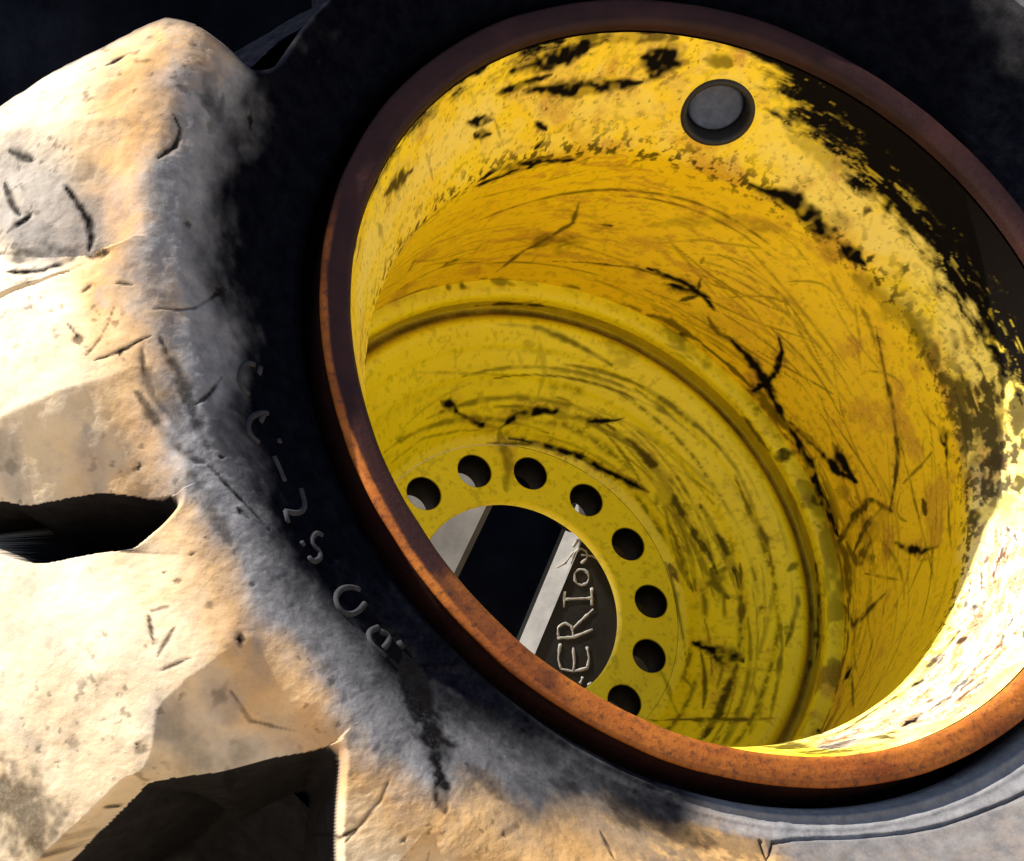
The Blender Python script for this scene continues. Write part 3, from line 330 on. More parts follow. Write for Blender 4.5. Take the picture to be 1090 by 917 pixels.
SCRATCH = []
_rs = random.Random(11)
def _rb(z): return float(np.interp(-z, [0.034, 0.344, 0.42, 0.70, 1.055], [0.917, 0.777, 0.781, 0.79, 0.81]))
for k in range(95):
    t0 = math.radians(_rs.triangular(-75, 150, 10)); sp = math.radians(_rs.uniform(5, 38))*_rs.choice((-1, 1)); z0 = -_rs.triangular(0.3, 1.04, 0.85)
    dz = _rs.uniform(-0.16, 0.10); cv = _rs.uniform(-0.06, 0.06); pts = []
    for j in range(8):
        f = j/7; zz = max(-1.045, min(-0.1, z0 + dz*f + cv*math.sin(math.pi*f))); t = t0 + sp*f
        pts.append([1000*_rb(zz)*math.cos(t), 1000*_rb(zz)*math.sin(t), 1000*zz])
    SCRATCH.append((_rs.choice((4, 5, 5, 6, 9)), _rs.uniform(0.25, 0.75), pts))
def _zd(r): return float(np.interp(r, [0.458, 0.482, 0.50, 0.54, 0.594, 0.60, 0.66, 0.718, 0.735, 0.75], [-1.355, -1.343, -1.315, -1.27, -1.216, -1.205, -1.152, -1.115, -1.124, -1.137]))
for k in range(40):
    t0 = math.radians(_rs.triangular(-75, 110, -5)); sp = math.radians(_rs.uniform(12, 60)); r0 = _rs.uniform(0.47, 0.69); dr = _rs.uniform(-0.06, 0.06); pts = []
    for j in range(9):
        f = j/8; rr = max(0.462, min(0.705, r0 + dr*f)); t = t0 + sp*f
        pts.append([1000*rr*math.cos(t), 1000*rr*math.sin(t), 1000*_zd(rr)])
    SCRATCH.append((_rs.choice((5, 6, 8, 11)), _rs.uniform(0.35, 0.85), pts))
def snap(strokes):
    out = []
    for w, st, pts in strokes:
        q = []
        for x, y, z in pts:
            rr = math.hypot(x, y)
            if rr < 757: q.append((x, y, 1000*_zd(rr/1000)))
            elif -1050 < z < -40: k = 1000*_rb(z/1000)/rr; q.append((x*k, y*k, z))
            else: q.append((x, y, z))
        out.append((w, st, q))
    return out
RIM_DARK = snap(RIM_DARK); RIM_PALE = snap(RIM_PALE); RIM_RUST = snap(RIM_RUST)
def rim_wear(P):
    r, th = cyl(P); z = P[:, 2]; ths = (th + 90) % 360 - 90
    dark = stroke_mask(P, RIM_DARK, jag=1.1, soft=0.6, WID=1.8)
    pale = stroke_mask(P, RIM_PALE, jag=0.9, f1=14, f2=40, soft=0.6)
    rust = stroke_mask(P, RIM_RUST, jag=0.9, f1=20, f2=60, soft=0.7)
    halo_src = [q for q in RIM_DARK if q[1] >= 0.8]
    halo = stroke_mask(P, halo_src, jag=1.2, soft=0.9, WID=4.5)
    dark = np.maximum(dark, stroke_mask(P, SCRATCH, jag=0.8, soft=0.7, f1=18, f2=60))
    # streaks that run round the rim
    tr = np.radians(th)
    wp = fbm(P*17.0 + 2.0, 3) - 0.5
    st = fbm(np.c_[np.cos(tr)*6 + 0.8*wp, np.sin(tr)*6 + 0.8*wp, z*62 + 3.5*wp], 5)
    st2 = fbm(np.c_[np.cos(tr)*13 + 1.2*wp, np.sin(tr)*13 + 1.2*wp, z*105 + r*70 + 5.0*wp], 4)
    n = fbm(P*26.0, 4)
    nf = fbm(P*70.0, 3)
    lip = sm(-0.38, -0.33, z)
    dark = np.maximum(dark, 0.6*halo*sm(0.52, 0.68, nf)); rust = np.maximum(rust, 0.4*halo*sm(0.40, 0.60, n))
    # worn black band next to the flange, widest at the upper right
    zb = np.interp(ths, [-24, -16, -8, 0, 6, 14, 25, 44, 58, 67, 70.5, 75, 86, 99, 112, 128, 150, 172, 190], [-0.02, -0.03, -0.12, -0.16, -0.18, -0.20, -0.205, -0.19, -0.135, -0.12, -0.08, -0.04, -0.045, -0.055, -0.065, -0.055, -0.05, -0.03, -0.01])
    zb = zb - 0.028*sm(-16, 0, ths)*(1 - sm(60, 72, ths))
    q = (z - zb)/0.06 + 2.6*(st - 0.5) + 1.8*(n - 0.5) + 1.2*(st2 - 0.5)
    dark = np.maximum(dark, sm(-0.45, 0.75, q)*(1 - 0.5*sm(0.60, 0.68, st2)*sm(60, 20, q*30))*lip*sm(-30, -15, ths)*(1 - sm(175, 190, ths)))
    # speckled wear where the lip bends into the barrel
    wz = np.exp(-((z + 0.345)/0.05)**2)
    dark = np.maximum(dark, 0.85*sm(0.60, 0.68, nf + 0.22*(st2 - 0.5) + 0.07*wz)*(0.25 + 0.75*wz)*sm(-70, -40, ths))
    # dirt strands settled along the ring at the bottom of the barrel and on the dish
    wr = np.exp(-((z + 1.03)/0.06)**2)*sm(-75, -60, ths)*(1 - sm(50, 80, ths))
    dark = np.maximum(dark, 0.8*sm(0.56, 0.66, fbm(np.c_[np.cos(tr)*9, np.sin(tr)*9, z*60], 3) + 0.10*(wr - 0.8))*wr)
    arcs = np.zeros(len(P))
    wob = 0.018*(fbm(np.c_[np.cos(tr)*2.2, np.sin(tr)*2.2, 0*z + 3.0], 3) - 0.5)
    for k, (ra, aw) in enumerate(((0.49, 0.004), (0.517, 0.006), (0.555, 0.004), (0.590, 0.007), (0.622, 0.004), (0.660, 0.005))):
        g = fbm(np.c_[np.cos(tr)*2.6, np.sin(tr)*2.6, 0*z + 7.7*k], 3)
        on = sm(0.47, 0.60, g)
        arcs = np.maximum(arcs, on*np.exp(-((r - ra - wob*(1 + 0.4*(k % 3)))/(aw*(0.7 + 0.9*n)))**2))
    arcs = arcs*(z < -1.108)*(1 - 0.8*sm(55, 95, ths))*(0.35 + 0.65*sm(0.4, 0.55, nf))
    dark = np.maximum(dark, 0.75*arcs)
    # grime along the ring's outer edge; shade of the inner gutter put into the colour
    edge = np.exp(-((z + 1.052)/0.010)**2)*(r > 0.795)
    dark = np.maximum(dark, edge*sm(0.40, 0.60, n)*0.8)
    gutter_shade = np.exp(-((r - 0.752)/0.016)**2)*(z < -1.104)
    dark = np.maximum(dark, gutter_shade*(0.45 + 0.6*n)*(0.6 + 0.4*sm(-0.2, 0.2, P[:, 1] + P[:, 0])))
    low_lip_shade = lip*(1 - sm(-88, -72, ths + 30*(n - 0.5)))*sm(-150, -120, ths)  # unlit foot of the lip: its shade put into the paint colour
    dark = np.maximum(dark, 0.9*low_lip_shade*sm(0.36, 0.50, st + 0.2*(n - 0.5)))
    up_lip = lip*sm(-24, -14, ths)*(1 - sm(8, 16, ths))
    dark = np.maximum(dark, 0.9*up_lip*sm(0.43, 0.53, 0.5*st + 0.5*n + 0.1*(st2 - 0.5)))
    fine = sm(0.70, 0.76, fbm(P*110.0, 3))
    dark = np.maximum(dark, 0.6*fine*lip)
    rust = np.maximum(rust, 0.55*sm(0.58, 0.72, fbm(P*9.0 + 3, 4))*(z > -1.1))
    rust = np.maximum(rust, 0.5*sm(0.56, 0.66, st)*(1 - lip)*(z > -1.0)*sm(20, 60, ths))
    rust = np.maximum(rust, np.exp(-((r - 0.748)/0.020)**2)*(z < -1.104)*0.75)
    pale = np.maximum(pale, lip*(0.12 + 0.35*sm(0.45, 0.6, n)))
    white = sm(0.30, 0.6, stroke_mask(P, RIM_PALE[-3:-1], jag=0.7, f1=14, f2=50, soft=0.5) + 0.2*(st - 0.5))
    pale = pale*sm(-0.5, -0.38, z); white = white*lip*sm(0.30, 0.46, 0.6*st + 0.4*n)
    pale = np.where(white > 0, np.maximum(pale*0.8, 0.85 + 0.75*white), pale*0.8)
    rust = np.maximum(rust, 0.95*sm(0.47, 0.60, st2 + 0.6*(n - 0.5))*white)
    dark = np.maximum(dark, 0.8*sm(0.60, 0.68, st + 0.3*(nf - 0.5))*white)
    cream = lip*sm(-95, -75, ths)*(1 - sm(-12, 20, ths))*(1 - white)
    pale = np.maximum(pale, cream*(0.65 + 0.7*n))
    return np.c_[dark, rust, pale]

def flange_tone(P):
    r, th = cyl(P)
    n = fbm(P*8.0, 5) - 0.5
    f = sm(212, 236, th + 50*n)*(1 - sm(330, 352, th + 60*n))  # sunlit bottom and shaded top put into the rust colour
    f = np.maximum(f, 1.0*sm(150, 172, th + 40*n)*(th < 300)*sm(0.974, 0.981, r + 0.015*n))  # copper highlight along the outer edge, also painted
    f = f*(1 - sm(-40, -5, (th + 180) % 360 - 180)*(1 - sm(60, 100, (th + 180) % 360 - 180)))
    f = np.where(r > 0.97, f*sm(-0.016, -0.011, P[:, 2]), f)  # outer wall darkened: its shade put into the colour
    return np.c_[0*f, 0*f, f]
def revolve(name, prof, mat_, parent, nth, step, rounding=0.0, wear=True, cut=None, wob=0.0):
    pr = resample(prof, step, rounding)
    th = np.linspace(0, 2*math.pi, nth, endpoint=False)
    R = np.repeat(pr[None, :, 0], nth, 0); Z = np.repeat(pr[None, :, 1], nth, 0); T = np.repeat(th[:, None], len(pr), 1)
    if wob:
        d = (fbm(np.c_[np.cos(T.ravel())*4, np.sin(T.ravel())*4, Z.ravel()*4], 3) - 0.5).reshape(R.shape)*wob
        w = np.ones(len(pr)); w[:6] = np.linspace(0, 1, 6); w[-6:] = np.linspace(1, 0, 6)
        R = R + d*w[None, :]
    P = np.stack([R*np.cos(T), R*np.sin(T), Z], -1).reshape(-1, 3)
    F = grid_faces(nth, len(pr), True)
    if cut is not None:
        F = F[~np.any(cut(P)[F], axis=1)]
    return raw_mesh(name, P*S, F, mat_, parent, rim_wear(P) if wear else flange_tone(P))

# plug seat in the lip
PLUG_TH = math.radians(74.4); PLUG_R, PLUG_Z, PLUG_RAD = 0.841, -0.203, 0.083
ptan = np.array([-math.sin(PLUG_TH), math.cos(PLUG_TH), 0])
prad = np.array([math.cos(PLUG_TH), math.sin(PLUG_TH), 0])
slope = np.array([0.917 - 0.777, -0.034 + 0.344]); slope /= np.linalg.norm(slope)
pslope = prad*slope[0] + np.array([0, 0, slope[1]])
pnorm = -prad*slope[1] + np.array([0, 0, slope[0]])          # out of the lip, towards the axis
pc = prad*PLUG_R + np.array([0, 0, PLUG_Z])
def in_plug(P):
    d = P - pc
    return (np.hypot(d @ ptan, d @ pslope) < PLUG_RAD*0.97) & (np.abs(d @ pnorm) < 0.1)

rim = revolve("rim_barrel", BARREL, M_PAINT, wheel, 1500, 0.006, 0.0)
lip = revolve("rim_lip", LIP, M_PAINT, rim, 2000, 0.0045, 0.03, cut=in_plug, wob=0.006)
tag(lip, "cream scraped paint with black worn band")
flange = revolve("rim_flange", FLANGE, M_RUST, rim, 900, 0.004, 0.006, wear=False, wob=0.012)
tag(flange, "bare rusty rim edge")
ring = revolve("weld_ring", RING, M_PAINT_SKYLIT, rim, 1400, 0.004, 0.004, wob=0.004)
disc = revolve("wheel_disc", DISC, M_PAINT_SKYLIT, wheel, 1400, 0.005, 0.006)

# plug: dark collar let into the lip and a grey plug at its bottom
def plug_piece(name, prof, m, parent, n=72, cap=True):
    prof = np.array(prof); V = []
    for k in range(n):
        t = 2*math.pi*k/n
        for rr, hh in prof:
            V.append(pc + rr*(math.cos(t)*ptan + math.sin(t)*pslope) + hh*pnorm)
    return raw_mesh(name, np.array(V)*S, grid_faces(n, len(prof), True), m, parent)
collar = plug_piece("plug_collar", [(0.0945, -0.008), (0.0940, 0.004), (0.090, 0.010), (0.081, 0.010), (0.076, 0.002), (0.074, -0.034), (0.072, -0.060)], M_BLACK, rim)
plug_piece("plug", [(0.0735, -0.060), (0.0715, -0.040), (0.067, -0.030), (0.062, -0.029), (0.04, -0.028), (0.02, -0.0275), (0.0008, -0.027)], M_PLUG, rim)

# hub face with its ring of through holes
RI, RO, ZH, THK = 0.294, 0.458, -1.355, 0.115
vis = [125.3, 99.4, 74.7, 48.8, 23.8, -2.3, -26.7, -51.1]
hid = [-51.1 - 183.6*(k + 1)/7 for k in range(6)]
holes = sorted(a % 360 for a in vis + hid)
HR, HC = 0.0505, 0.3855
Vs, Fs, off = [], [], 0
nb = len(holes)
mids = [((holes[i] + ((holes[(i + 1) % nb] - holes[i]) % 360)/2) % 360) for i in range(nb)]
for i, a in enumerate(holes):
    a0 = mids[i - 1]; a1 = mids[i]
    span = (a1 - a0) % 360
    NB = 128; ring_n = 16
    bd = []
    h0 = a0; q = NB//4
    for k in range(q): bd.append((RO, h0 + span*k/q))
    for k in range(q): bd.append((RO + (RI - RO)*k/q, h0 + span))
    for k in range(q): bd.append((RI, h0 + span*(1 - k/q)))
    for k in range(q): bd.append((RI + (RO - RI)*k/q, h0))
    bd = np.array([(rr*math.cos(math.radians(t)), rr*math.sin(math.radians(t))) for rr, t in bd])
    cc = np.array([HC*math.cos(math.radians(a)), HC*math.sin(math.radians(a))])
    dv = bd - cc; ang = np.arctan2(dv[:, 1], dv[:, 0])
    inn = cc + HR*np.c_[np.cos(ang), np.sin(ang)]
    rows = []
    for j in range(ring_n + 1):
        f = j/ring_n
        xy = bd*(1 - f) + inn*f
        rows.append(np.c_[xy, np.full(NB, ZH)])
    rows.append(np.c_[cc + (HR - 0.003)*np.c_[np.cos(ang), np.sin(ang)], np.full(NB, ZH - 0.004)])
    rows.append(np.c_[cc + (HR - 0.003)*np.c_[np.cos(ang), np.sin(ang)], np.full(NB, ZH - THK)])
    V = np.stack(rows, 1).reshape(-1, 3)
    Fq = grid_faces(NB, len(rows), True)
    Vs.append(V); Fs.append(Fq + off); off += len(V)
# bore wall and the back of the disc
nbw = 200
tb = np.linspace(0, 2*math.pi, nbw, endpoint=False)
prof = [(RI + 0.0005, ZH - 0.0005), (RI - 0.004, ZH - 0.006), (RI - 0.003, ZH - 0.030)]
V = np.array([(rr*math.cos(t), rr*math.sin(t), zz) for t in tb for rr, zz in prof])
Vs.append(V); Fs.append(grid_faces(nbw, len(prof), True) + off)
V = np.concatenate(Vs); F = np.concatenate(Fs)
hw = rim_wear(V)
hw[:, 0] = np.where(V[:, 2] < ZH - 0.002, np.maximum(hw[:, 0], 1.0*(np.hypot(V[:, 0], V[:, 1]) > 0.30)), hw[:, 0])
hub = raw_mesh("hub_face", V*S, F, M_PAINT_SKYLIT, disc, hw)

# ---- tyre
TYRE = [(1.004, -0.26), (1.008, -0.10), (1.016, -0.060), (1.03, -0.040), (1.08, -0.02), (1.15, 0.02), (1.25, 0.085), (1.33, 0.125), (1.40, 0.14), (1.47, 0.125), (1.56, 0.08), (1.66, 0.01), (1.76, -0.10), (1.86, -0.24), (1.95, -0.42), (2.0, -0.70)]
ZM = -0.78
# each lug by angle: ramp start, ridge, end of its flat side, depth of the groove after it
def lug_list():
    L = [(96.0, 99.0, 102.0, 0.60), (149.0, 160.5, 171.5, 0.16), (174.0, 183.5, 194.2, 0.42), (200.2, 206.8, 217.0, 0.55), (226.5, 232.5, 241.0, 0.40)]
    k = 245.0
    while k < 96.0 + 360 - 10:
        L.append((k, k + 8, min(k + 18.4, 96 + 360 - 4.2), 0.2)); k += 22.7
    return L
LUGS = lug_list()
def lug_depth(th, r, state=False):
    """Depth below the lug tops at angle th (degrees) and radius r; or which lug owns the point (-1 in the grooves)."""
    t = (th - 96.0) % 360 + 96.0
    D = np.zeros_like(t); start = np.full_like(t, 1.45); w0 = np.full_like(t, 0.1); base = np.zeros_like(t); own = np.full(t.shape, -1)
    ro = np.clip(r - 1.44, 0, 0.5)
    n = len(LUGS)
    for i, (a, b, e, dp) in enumerate(LUGS):
        sk = 0.0 if i == 0 or i >= 5 else 1.0
        nxt = LUGS[i + 1][0] if i + 1 < n else 96.0 + 360
        sk2 = 1.0 if i + 1 < n and 2 <= i + 1 < 5 else 0.0
        sk1 = 1.0 if 2 <= i < 5 else 0.0
        A = a - (26.0 if i == 3 else 15.0 if i < 4 else 2.0)*ro*sk1; B = b + 3.0*ro*sk; E_ = e - (0.0, 0.0, 19.0, 21.0, 11.0)[min(i, 4)]*np.minimum(ro, 0.30)*sk + 9.0*ro*(i == 1); X = np.maximum(nxt - (26.0 if i + 1 == 3 else 15.0 if i + 1 < 4 else 2.0)*ro*sk2, E_ + 1.2)
        if i == 3: B = B + (np.maximum(E_ - 0.9, B) - B)*sm(1.63, 1.73, r)
        rd = (0.0, 0.03, 0.075, 0.08)[min(i, 3)]
        if i == 1: A = a + 34.0*np.clip(ro - 0.04, 0, 0.5); B = np.maximum(B, A + 0.8)
        if i == 0: X = np.maximum(LUGS[1][0] + 34.0*np.clip(ro - 0.04, 0, 0.5), E_ + 1.2)
        m = (t >= A) & (t < B)
        u = ((t - A)/(B - A))[m]; D[m] = rd*(1 - u)**1.15 - 0.012*np.sin(math.pi*u)
        start[m] = 1.43 - 0.03*u; w0[m] = 0.22 - 0.10*u; own[m] = i
        m = (t >= B) & (t < E_)
        u = ((t - B)/(E_ - B))[m]; D[m] = 0.095*u
        start[m] = 1.40; w0[m] = 0.10; own[m] = i
        m = (t >= E_) & (t < X)
        u = ((t - E_)/(X - E_))[m]; wv = sm(0, 0.25, u)
        d = 0.095*(1 - wv) + wv*dp
        notch = dp > 0.55  # wide gap invented to leave the upper left dark
        D[m] = np.where(u > 0.93, d + ((0.03 if notch else 0.08) - d)*(u - 0.93)/0.07, d)
        base[m] = 0.0 if notch or i == 3 else 0.077*u*sm(1.43, 1.65, r[m])
        start[m] = (1.22 if notch else 1.425) + (0.0 if notch else (0.22 if i == 3 else 0.13))*u**1.25; w0[m] = 0.22 if notch else 0.055; own[m] = -1
    if state: return np.where(r > start + 0.01, own, -1)
    return np.maximum(D*sm(start, start + w0, r), base)

def tyre_field(th, pr, tt):
    """Vertices of the tyre: th angles (deg), pr profile points, tt arc parameter."""
    TH = np.repeat(th[:, None], len(pr), 1).ravel(); R0 = np.tile(pr[:, 0], len(th)); Z0 = np.tile(pr[:, 1], len(th))
    shear = np.interp(TH, [125, 149, 165, 185, 218, 240], [0, 34, 10, -19, -22, 0])      # grid lines follow the slanted lug edges
    TH = TH + shear*np.clip(R0 - 1.44, 0, 0.45)*(Z0 > ZM)
    front = Z0 > ZM
    wobble = 1.1*(noise(np.c_[np.cos(np.radians(TH))*9, np.sin(np.radians(TH))*9, R0*7]) - 0.5)
    D = lug_depth(TH + wobble, R0 + 0.03*wobble)
    own = lug_depth(TH + wobble, R0 + 0.03*wobble, True)
    D = np.where(front, D, lug_depth((TH + 11.0) % 360, R0))
    blend = sm(1.6, 1.95, R0)
    dr = -0.35*(1 - blend) - 1.0*blend; dz = -0.94*(1 - blend)*np.where(front, 1, -1)
    R = R0 + D*dr; Z = Z0 + D*dz
    ca, sa = np.cos(np.radians(TH)), np.sin(np.radians(TH))
    P0 = np.c_[R0*ca, R0*sa, Z0]
    # raised panel near the bead at the bottom right
    pe = np.interp(TH, [p[0] for p in PANEL_EDGE], [p[1] for p in PANEL_EDGE])
    pan = sm(-0.004, 0.004, R0 - pe)*sm(258.3, 258.7, TH)*(1 - sm(318, 320, TH))*front
    Z = Z + 0.010*pan*(1 - sm(1.30, 1.36, R0))
    edge = np.exp(-((R0 - pe + 0.004)/0.004)**2)*(TH > 258.3)*(TH < 319) + np.exp(-((TH - 258.3)/0.22)**2)*(R0 > 1.118)*(R0 < 1.3)
    Z = Z - 0.012*edge*front
    # concentric moulding lines by the bead
    for rc, h in ((1.045, 0.006), (1.075, 0.004)):
        Z = Z + h*np.exp(-((R0 - rc)/0.006)**2)*front
    big = fbm(P0*5.0, 3) - 0.5; mid = fbm(P0*18.0, 4) - 0.5; fine = fbm(P0*60.0, 3) - 0.5
    amp = sm(1.2, 1.45, R0)
    d = amp*(0.030*big + 0.008*mid + 0.003*fine) + (1 - amp)*(0.010*mid + 0.003*fine)
    d = np.where(R0 < 1.03, 0, d)
    R = R - dr*d; Z = Z - dz*d
    # cracks cut in
    P = np.c_[R*ca, R*sa, Z]
    P1 = np.c_[R0*ca, R0*sa, Z0]
    return P, P1, TH, R0, front, D, own

def tyre_wear(P1, TH, R0, front, D, dark, own, gpatch):
    th = TH % 360
    de = np.interp(th, [100] + [p[0] for p in DUST_EDGE][:12] + [300, 360], [1.43] + [p[1] for p in DUST_EDGE][:12] + [1.10, 1.30])
    dk = np.interp(th, [100] + [p[0] for p in DARK_EDGE] + [240, 360], [1.25] + [p[1] for p in DARK_EDGE] + [1.0, 1.0])
    n = fbm(P1*9.0, 5) - 0.5; n2 = fbm(P1*40.0, 4) - 0.5
    low = sm(222, 245, th)
    ns = fbm(np.c_[np.cos(np.radians(th))*7, np.sin(np.radians(th))*7, R0*13], 4) - 0.5
    dust = sm(-0.10, 0.07, R0 - de - 0.03*low + (0.22 - 0.04*low)*n + 0.05*n2)
    low = sm(222, 245, th)
    dust = dust*(1 - 0.55*low*(th < 300)*(1 - sm(1.24, 1.33, R0))*sm(-0.1, 0.12, n2 + n))
    grey = sm(-0.03, 0.17, R0 - dk + 0.12*n + 0.16*ns + 0.05*n2)*0.9
    grey = grey*(1 - low) + low*(0.4 + 0.6*sm(1.10, 1.24, R0))*(0.12 + 0.55*sm(-0.14, 0.16, 0.4*n + ns + 0.25*n2))
    right = sm(256, 262, th)*(th < 345); dust = dust*(1 - 0.9*right*(1 - 0.5*sm(1.2, 1.3, R0)*(th < 262))); grey = np.where(right > 0, np.maximum(grey*(1 - right), right*(0.5 + 0.3*n)), grey)
    tr_ = sm(15, 22, th)*(1 - sm(62, 70, th)); dust = dust*(1 - tr_); grey = grey*(1 - 0.75*tr_)
    grey = grey*(1 - 0.55*sm(192, 222, th)*(1 - sm(1.30, 1.42, R0))*(th < 258))
    bead = sm(248, 256, th)*(1 - sm(1.10, 1.13, R0)); grey = np.maximum(grey, 0.75*bead)
    dust = dust*(1 - 0.7*bead)
    # bare rubber scuffed through the dust
    dust = dust*(1 - 0.8*gpatch)
    bare = sm(0.10, 0.17, fbm(P1*13.0 + 31, 5) - 0.5)
    dust = dust*(1 - 0.30*bare*sm(0.5, 0.6, fbm(P1*3.0 + 8, 2)))
    grey = np.where(R0 > 1.35, np.maximum(grey, 0.6), grey)
    pit = sm(0.17, 0.22, fbm(P1*55.0 + 11, 3) - 0.5)*sm(1.3, 1.4, R0)
    dark = np.maximum(dark, 0.5*pit*sm(0.5, 0.62, fbm(P1*6.0 + 4, 2)))
    upper = (th > 20)*(th < 118)
    dust = np.where(upper > 0, dust*0.4, dust)
    dust = np.where(front, dust, 0.5*dust)
    groove_shade = np.maximum((own < 0)*(R0 > 1.27)*sm(0.025, 0.06, D), sm(0.16, 0.26, D))*front  # shade in the tread grooves put into the colour, by depth
    notch = (th > 100)*(1 - sm(148.5, 150.5, th - 34.0*np.clip(R0 - 1.48, 0, 0.5)))*np.where(front, sm(1.18, 1.26, R0), 1.0)  # darkness of the invented notch put into the colour as well
    dust = dust*(1 - notch); grey = grey*(1 - notch)
    flat = sm(0.02, 0.09, D)*(1 - groove_shade)*sm(1.40, 1.48, R0)*(D < 0.13)
    dust = dust*(1 - 0.35*flat*sm(-0.12, 0.08, n))
    dust = dust*(1 - 0.99*groove_shade); grey = grey*(1 - 0.97*groove_shade)
    ash = 1.0*sm(1.45, 1.62, R0 + 0.25*n)
    return np.c_[dark, grey, dust, 1 - 0.9*ash]

th_dense = np.r_[np.arange(124.0, 190.0, 0.14), np.arange(190.0, 204.0, 0.075), np.arange(204.0, 213.0, 0.14), np.arange(213.0, 230.0, 0.075), np.arange(230.0, 270.0, 0.15)]
th_rest = np.arange(270.0, 484.0, 0.5)
THS = np.r_[th_dense, th_rest]
pf = resample(TYRE, 0.0050, 0.03)
pb = resample([(r, 2*ZM - z) for r, z in TYRE[::-1]], 0.03, 0.03)
PR = np.r_[pf, pb[1:]]
P, P1, TH, R0, front, D, OWN = tyre_field(THS, PR, None)
tdark = stroke_mask(P1, TYRE_DARK, jag=1.0, f1=35, f2=90, soft=0.7, WID=1.05)
Rv, _ = cyl(P)
P[:, 2] -= 0.003*tdark*front
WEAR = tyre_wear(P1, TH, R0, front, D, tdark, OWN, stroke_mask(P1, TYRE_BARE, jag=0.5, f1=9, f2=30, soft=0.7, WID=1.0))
FACES = grid_faces(len(THS), len(PR), True)
# smooth normals over the whole tyre, so that the lugs meet it without a seam
_q = P[FACES]; _fn = np.cross(_q[:, 2] - _q[:, 0], _q[:, 3] - _q[:, 1])
VN = np.zeros_like(P)
for _k in range(4): np.add.at(VN, FACES[:, _k], _fn)
VN /= np.linalg.norm(VN, axis=1)[:, None] + 1e-12
# split the faces: each lug owns the blocks between two grooves
fth = (TH[FACES[:, 0]] - 96.0) % 360 + 96.0
fr = R0[FACES].mean(1)
owner = lug_depth(fth, fr, True)
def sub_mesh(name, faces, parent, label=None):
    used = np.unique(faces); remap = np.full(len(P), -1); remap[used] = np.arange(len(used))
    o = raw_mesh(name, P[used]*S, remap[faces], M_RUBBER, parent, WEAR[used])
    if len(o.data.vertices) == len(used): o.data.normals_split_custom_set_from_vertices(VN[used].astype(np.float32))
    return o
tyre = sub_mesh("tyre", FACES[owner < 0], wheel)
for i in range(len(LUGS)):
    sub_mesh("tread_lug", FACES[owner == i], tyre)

# raised size characters on the sidewall
zprof = resample(TYRE, 0.004, 0.03)
for g in GLYPHS:
    parts = []
    for st in g:
        q = np.array(st, float)/1000.0
        for _ in range(2):
            if len(q) > 2: q = np.concatenate([q[:1], np.stack([0.75*q[:-1] + 0.25*q[1:], 0.25*q[:-1] + 0.75*q[1:]], 1).reshape(-1, 3), q[-1:]])
        d = np.r_[0, np.cumsum(np.linalg.norm(np.diff(q, axis=0), axis=1))]
        n = max(3, int(d[-1]/0.008)); ts = np.linspace(0, d[-1], n)
        q = np.stack([np.interp(ts, d, q[:, k]) for k in range(3)], 1)
        rq = np.hypot(q[:, 0], q[:, 1])
        q[:, 2] = np.interp(rq, zprof[:np.argmax(zprof[:, 0] > 1.38), 0], zprof[:np.argmax(zprof[:, 0] > 1.38), 1]) - 0.0018
        parts.append(tube(q*S, 0.0068*S, 10))
    v, f = merge(parts)
    at = np.zeros((len(v), 3)); at[:, 1] = 0.14
    raw_mesh("raised_character", v, f, M_RUBBER, tyre, at)

# ------------------------------------------------------------------ what shows through the hub
def px(u, v, depth):
    return np.array([(u - 545.0)/2800.0*depth*S, depth*S, CAM_H - (v - 458.5)/2800.0*depth*S])
def prism(name, section, a, b, xdir, ydir, m, parent=None):
    """Extrude a closed section (list of (x,y)) from a to b."""
    sec = np.array(section); n = len(sec)
    V = np.r_[[a + s[0]*xdir + s[1]*ydir for s in sec], [b + s[0]*xdir + s[1]*ydir for s in sec]]
    me = bpy.data.meshes.new(name)
    faces = [(i, (i + 1) % n, n + (i + 1) % n, n + i) for i in range(n)] + [tuple(range(n))[::-1], tuple(range(n, 2*n))]
    me.from_pydata([tuple(v) for v in V], [], faces); me.update(); me.materials.append(m)
    o = bpy.data.objects.new(name, me); C.objects.link(o)
    if parent: o.parent = parent
    return o
DB = 7.75
p0 = px(555, 680, DB); p1 = px(605, 560, DB)
ax = (p1 - p0)/np.linalg.norm(p1 - p0)
tlow = (0.0 - p0[2])/ax[2]
base = p0 + ax*tlow; top = p0 + ax*0.30
yd = np.array([0.0, 1.0, 0.0]); xd = np.cross(ax, yd); xd = xd if xd[0] > 0 else -xd
cw = 0.054*S
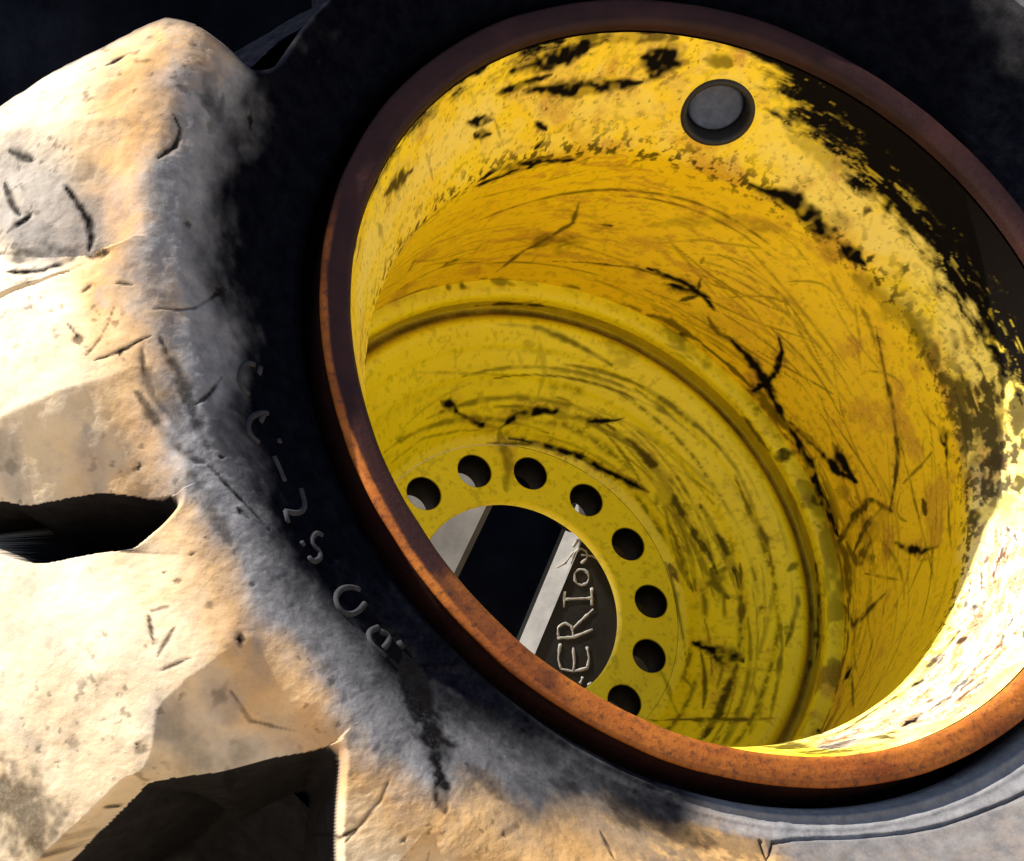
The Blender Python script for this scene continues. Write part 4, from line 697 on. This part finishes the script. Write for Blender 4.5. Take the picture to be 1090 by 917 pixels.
# section: chamfered corner at the left, its sunlit side painted paler, then the dark face
beam = empty("chalked_beam", tuple(base))
tag(beam, "dark steel beam with white chalk letters seen through the hub hole", "beam", kind="thing")
b_o = prism("beam_body", [(cw, 0.0), (0.30, 0.0), (0.31, 0.01), (0.31, 0.16), (0.0, 0.16), (cw*0.9, 0.004)], base*0, top - base, xd, yd, M_BEAM, beam)
e_o = prism("beam_edge", [(0.0, 0.075*S), (0.0, 0.058*S), (cw*0.06, 0.05*S), (cw, 0.0 - 0.001), (cw*1.0, 0.004), (cw*0.9, 0.1)], base*0, top - base, xd, yd, M_EDGE_LIT, beam)
tag(e_o, "sunlit beam edge, brightness put into the colour")
ZS = 320.0/917.0
def chalk(zx, zy): return (420 + zx*ZS, 470 + zy*ZS)
CH = [[(508, 694), (545, 702), (588, 692)], [(508, 694), (499, 662), (506, 618)], [(546, 700), (549, 668), (545, 630)], [(588, 692), (594, 662), (587, 628)],
      [(498, 600), (545, 598), (604, 574)], [(500, 596), (498, 568), (518, 553), (542, 566), (546, 598)], [(543, 572), (606, 512)],
      [(518, 482), (604, 478)], [(519, 458), (517, 506)], [(602, 448), (602, 500)],
      [(548, 405), (558, 392), (576, 390), (590, 402), (594, 418), (586, 434), (568, 440), (552, 430), (548, 405)],
      [(495, 386), (520, 372), (545, 338)], [(540, 372), (548, 340), (568, 326), (586, 336), (588, 356), (570, 372)], [(570, 346), (604, 350), (622, 362)],
      [(566, 738), (574, 720)], [(590, 744), (600, 738)], [(545, 322), (560, 300)]]
parts = []
rng = random.Random(4)
for stn in CH:
    q = np.array([px(*chalk(a, b), DB) for a, b in stn])
    q[:, 1] -= 0.0006
    d = np.r_[0, np.cumsum(np.linalg.norm(np.diff(q, axis=0), axis=1))]
    n = max(4, int(d[-1]/0.003)); ts = np.linspace(0, d[-1], n)
    q = np.stack([np.interp(ts, d, q[:, k]) for k in range(3)], 1)
    v, f = tube(q, [0.00145*(0.55 + 0.8*rng.random()) for _ in range(n)], 8)
    v[:, 1] = DB*S - 0.0004 + (v[:, 1] - DB*S + 0.0006)*0.12
    parts.append((v - base, f))
v, f = merge(parts)
raw_mesh("chalk_lettering", v, f, M_CHALK, beam)

DP = 7.95
p0 = px(489, 612, DP); p1 = px(527, 533, DP)
ax2 = (p1 - p0)/np.linalg.norm(p1 - p0); tl = -p0[2]/ax2[2]
base2 = p0 + ax2*tl; top2 = p0 + ax2*0.17
xd2 = np.cross(ax2, yd); xd2 = xd2 if xd2[0] > 0 else -xd2
plate = empty("steel_post", tuple(base2))
tag(plate, "pale grey steel post behind the hub hole, left of the chalked beam", "post", kind="thing")
sec = [(0.0, 0.004), (-0.006, 0.0), (-0.15, 0.045), (-0.16, 0.06), (-0.16, 0.12), (0.0, 0.12)]
pl = prism("post_body", sec, base2*0, top2 - base2, xd2, yd, M_POST, plate)

back_tilt = math.radians(7)
# ------------------------------------------------------------------ second tyre standing behind, top left
back = empty("tyre", (0.55, 3.45, 1.5))
tag(back, "dark tyre in shade behind the upper left lug of the wheel", "tyre")
prof = resample(TYRE, 0.05, 0.05); prof = np.r_[prof, resample([(r, 2*ZM - z) for r, z in TYRE[::-1]], 0.05, 0.05)[1:]]
ths = np.arange(0, 360, 0.75)
TT = np.repeat(ths[:, None], len(prof), 1).ravel(); RR = np.tile(prof[:, 0], len(ths)); ZZ = np.tile(prof[:, 1], len(ths))
DD = lug_depth(TT, RR)*sm(1.72, 1.80, RR); bl = sm(1.6, 1.95, RR)
RR2 = RR - DD*(0.35*(1 - bl) + bl); ZZ2 = ZZ - 0.9*DD*(1 - bl)*np.where(ZZ > ZM, 1, -1)
PB = np.c_[RR2*np.cos(np.radians(TT)), -ZZ2, RR2*np.sin(np.radians(TT))]
raw_mesh("tyre_body", PB*0.775, grid_faces(len(ths), len(prof), True), M_RUBBER2, back)
back.rotation_euler = (back_tilt, 0, 0)
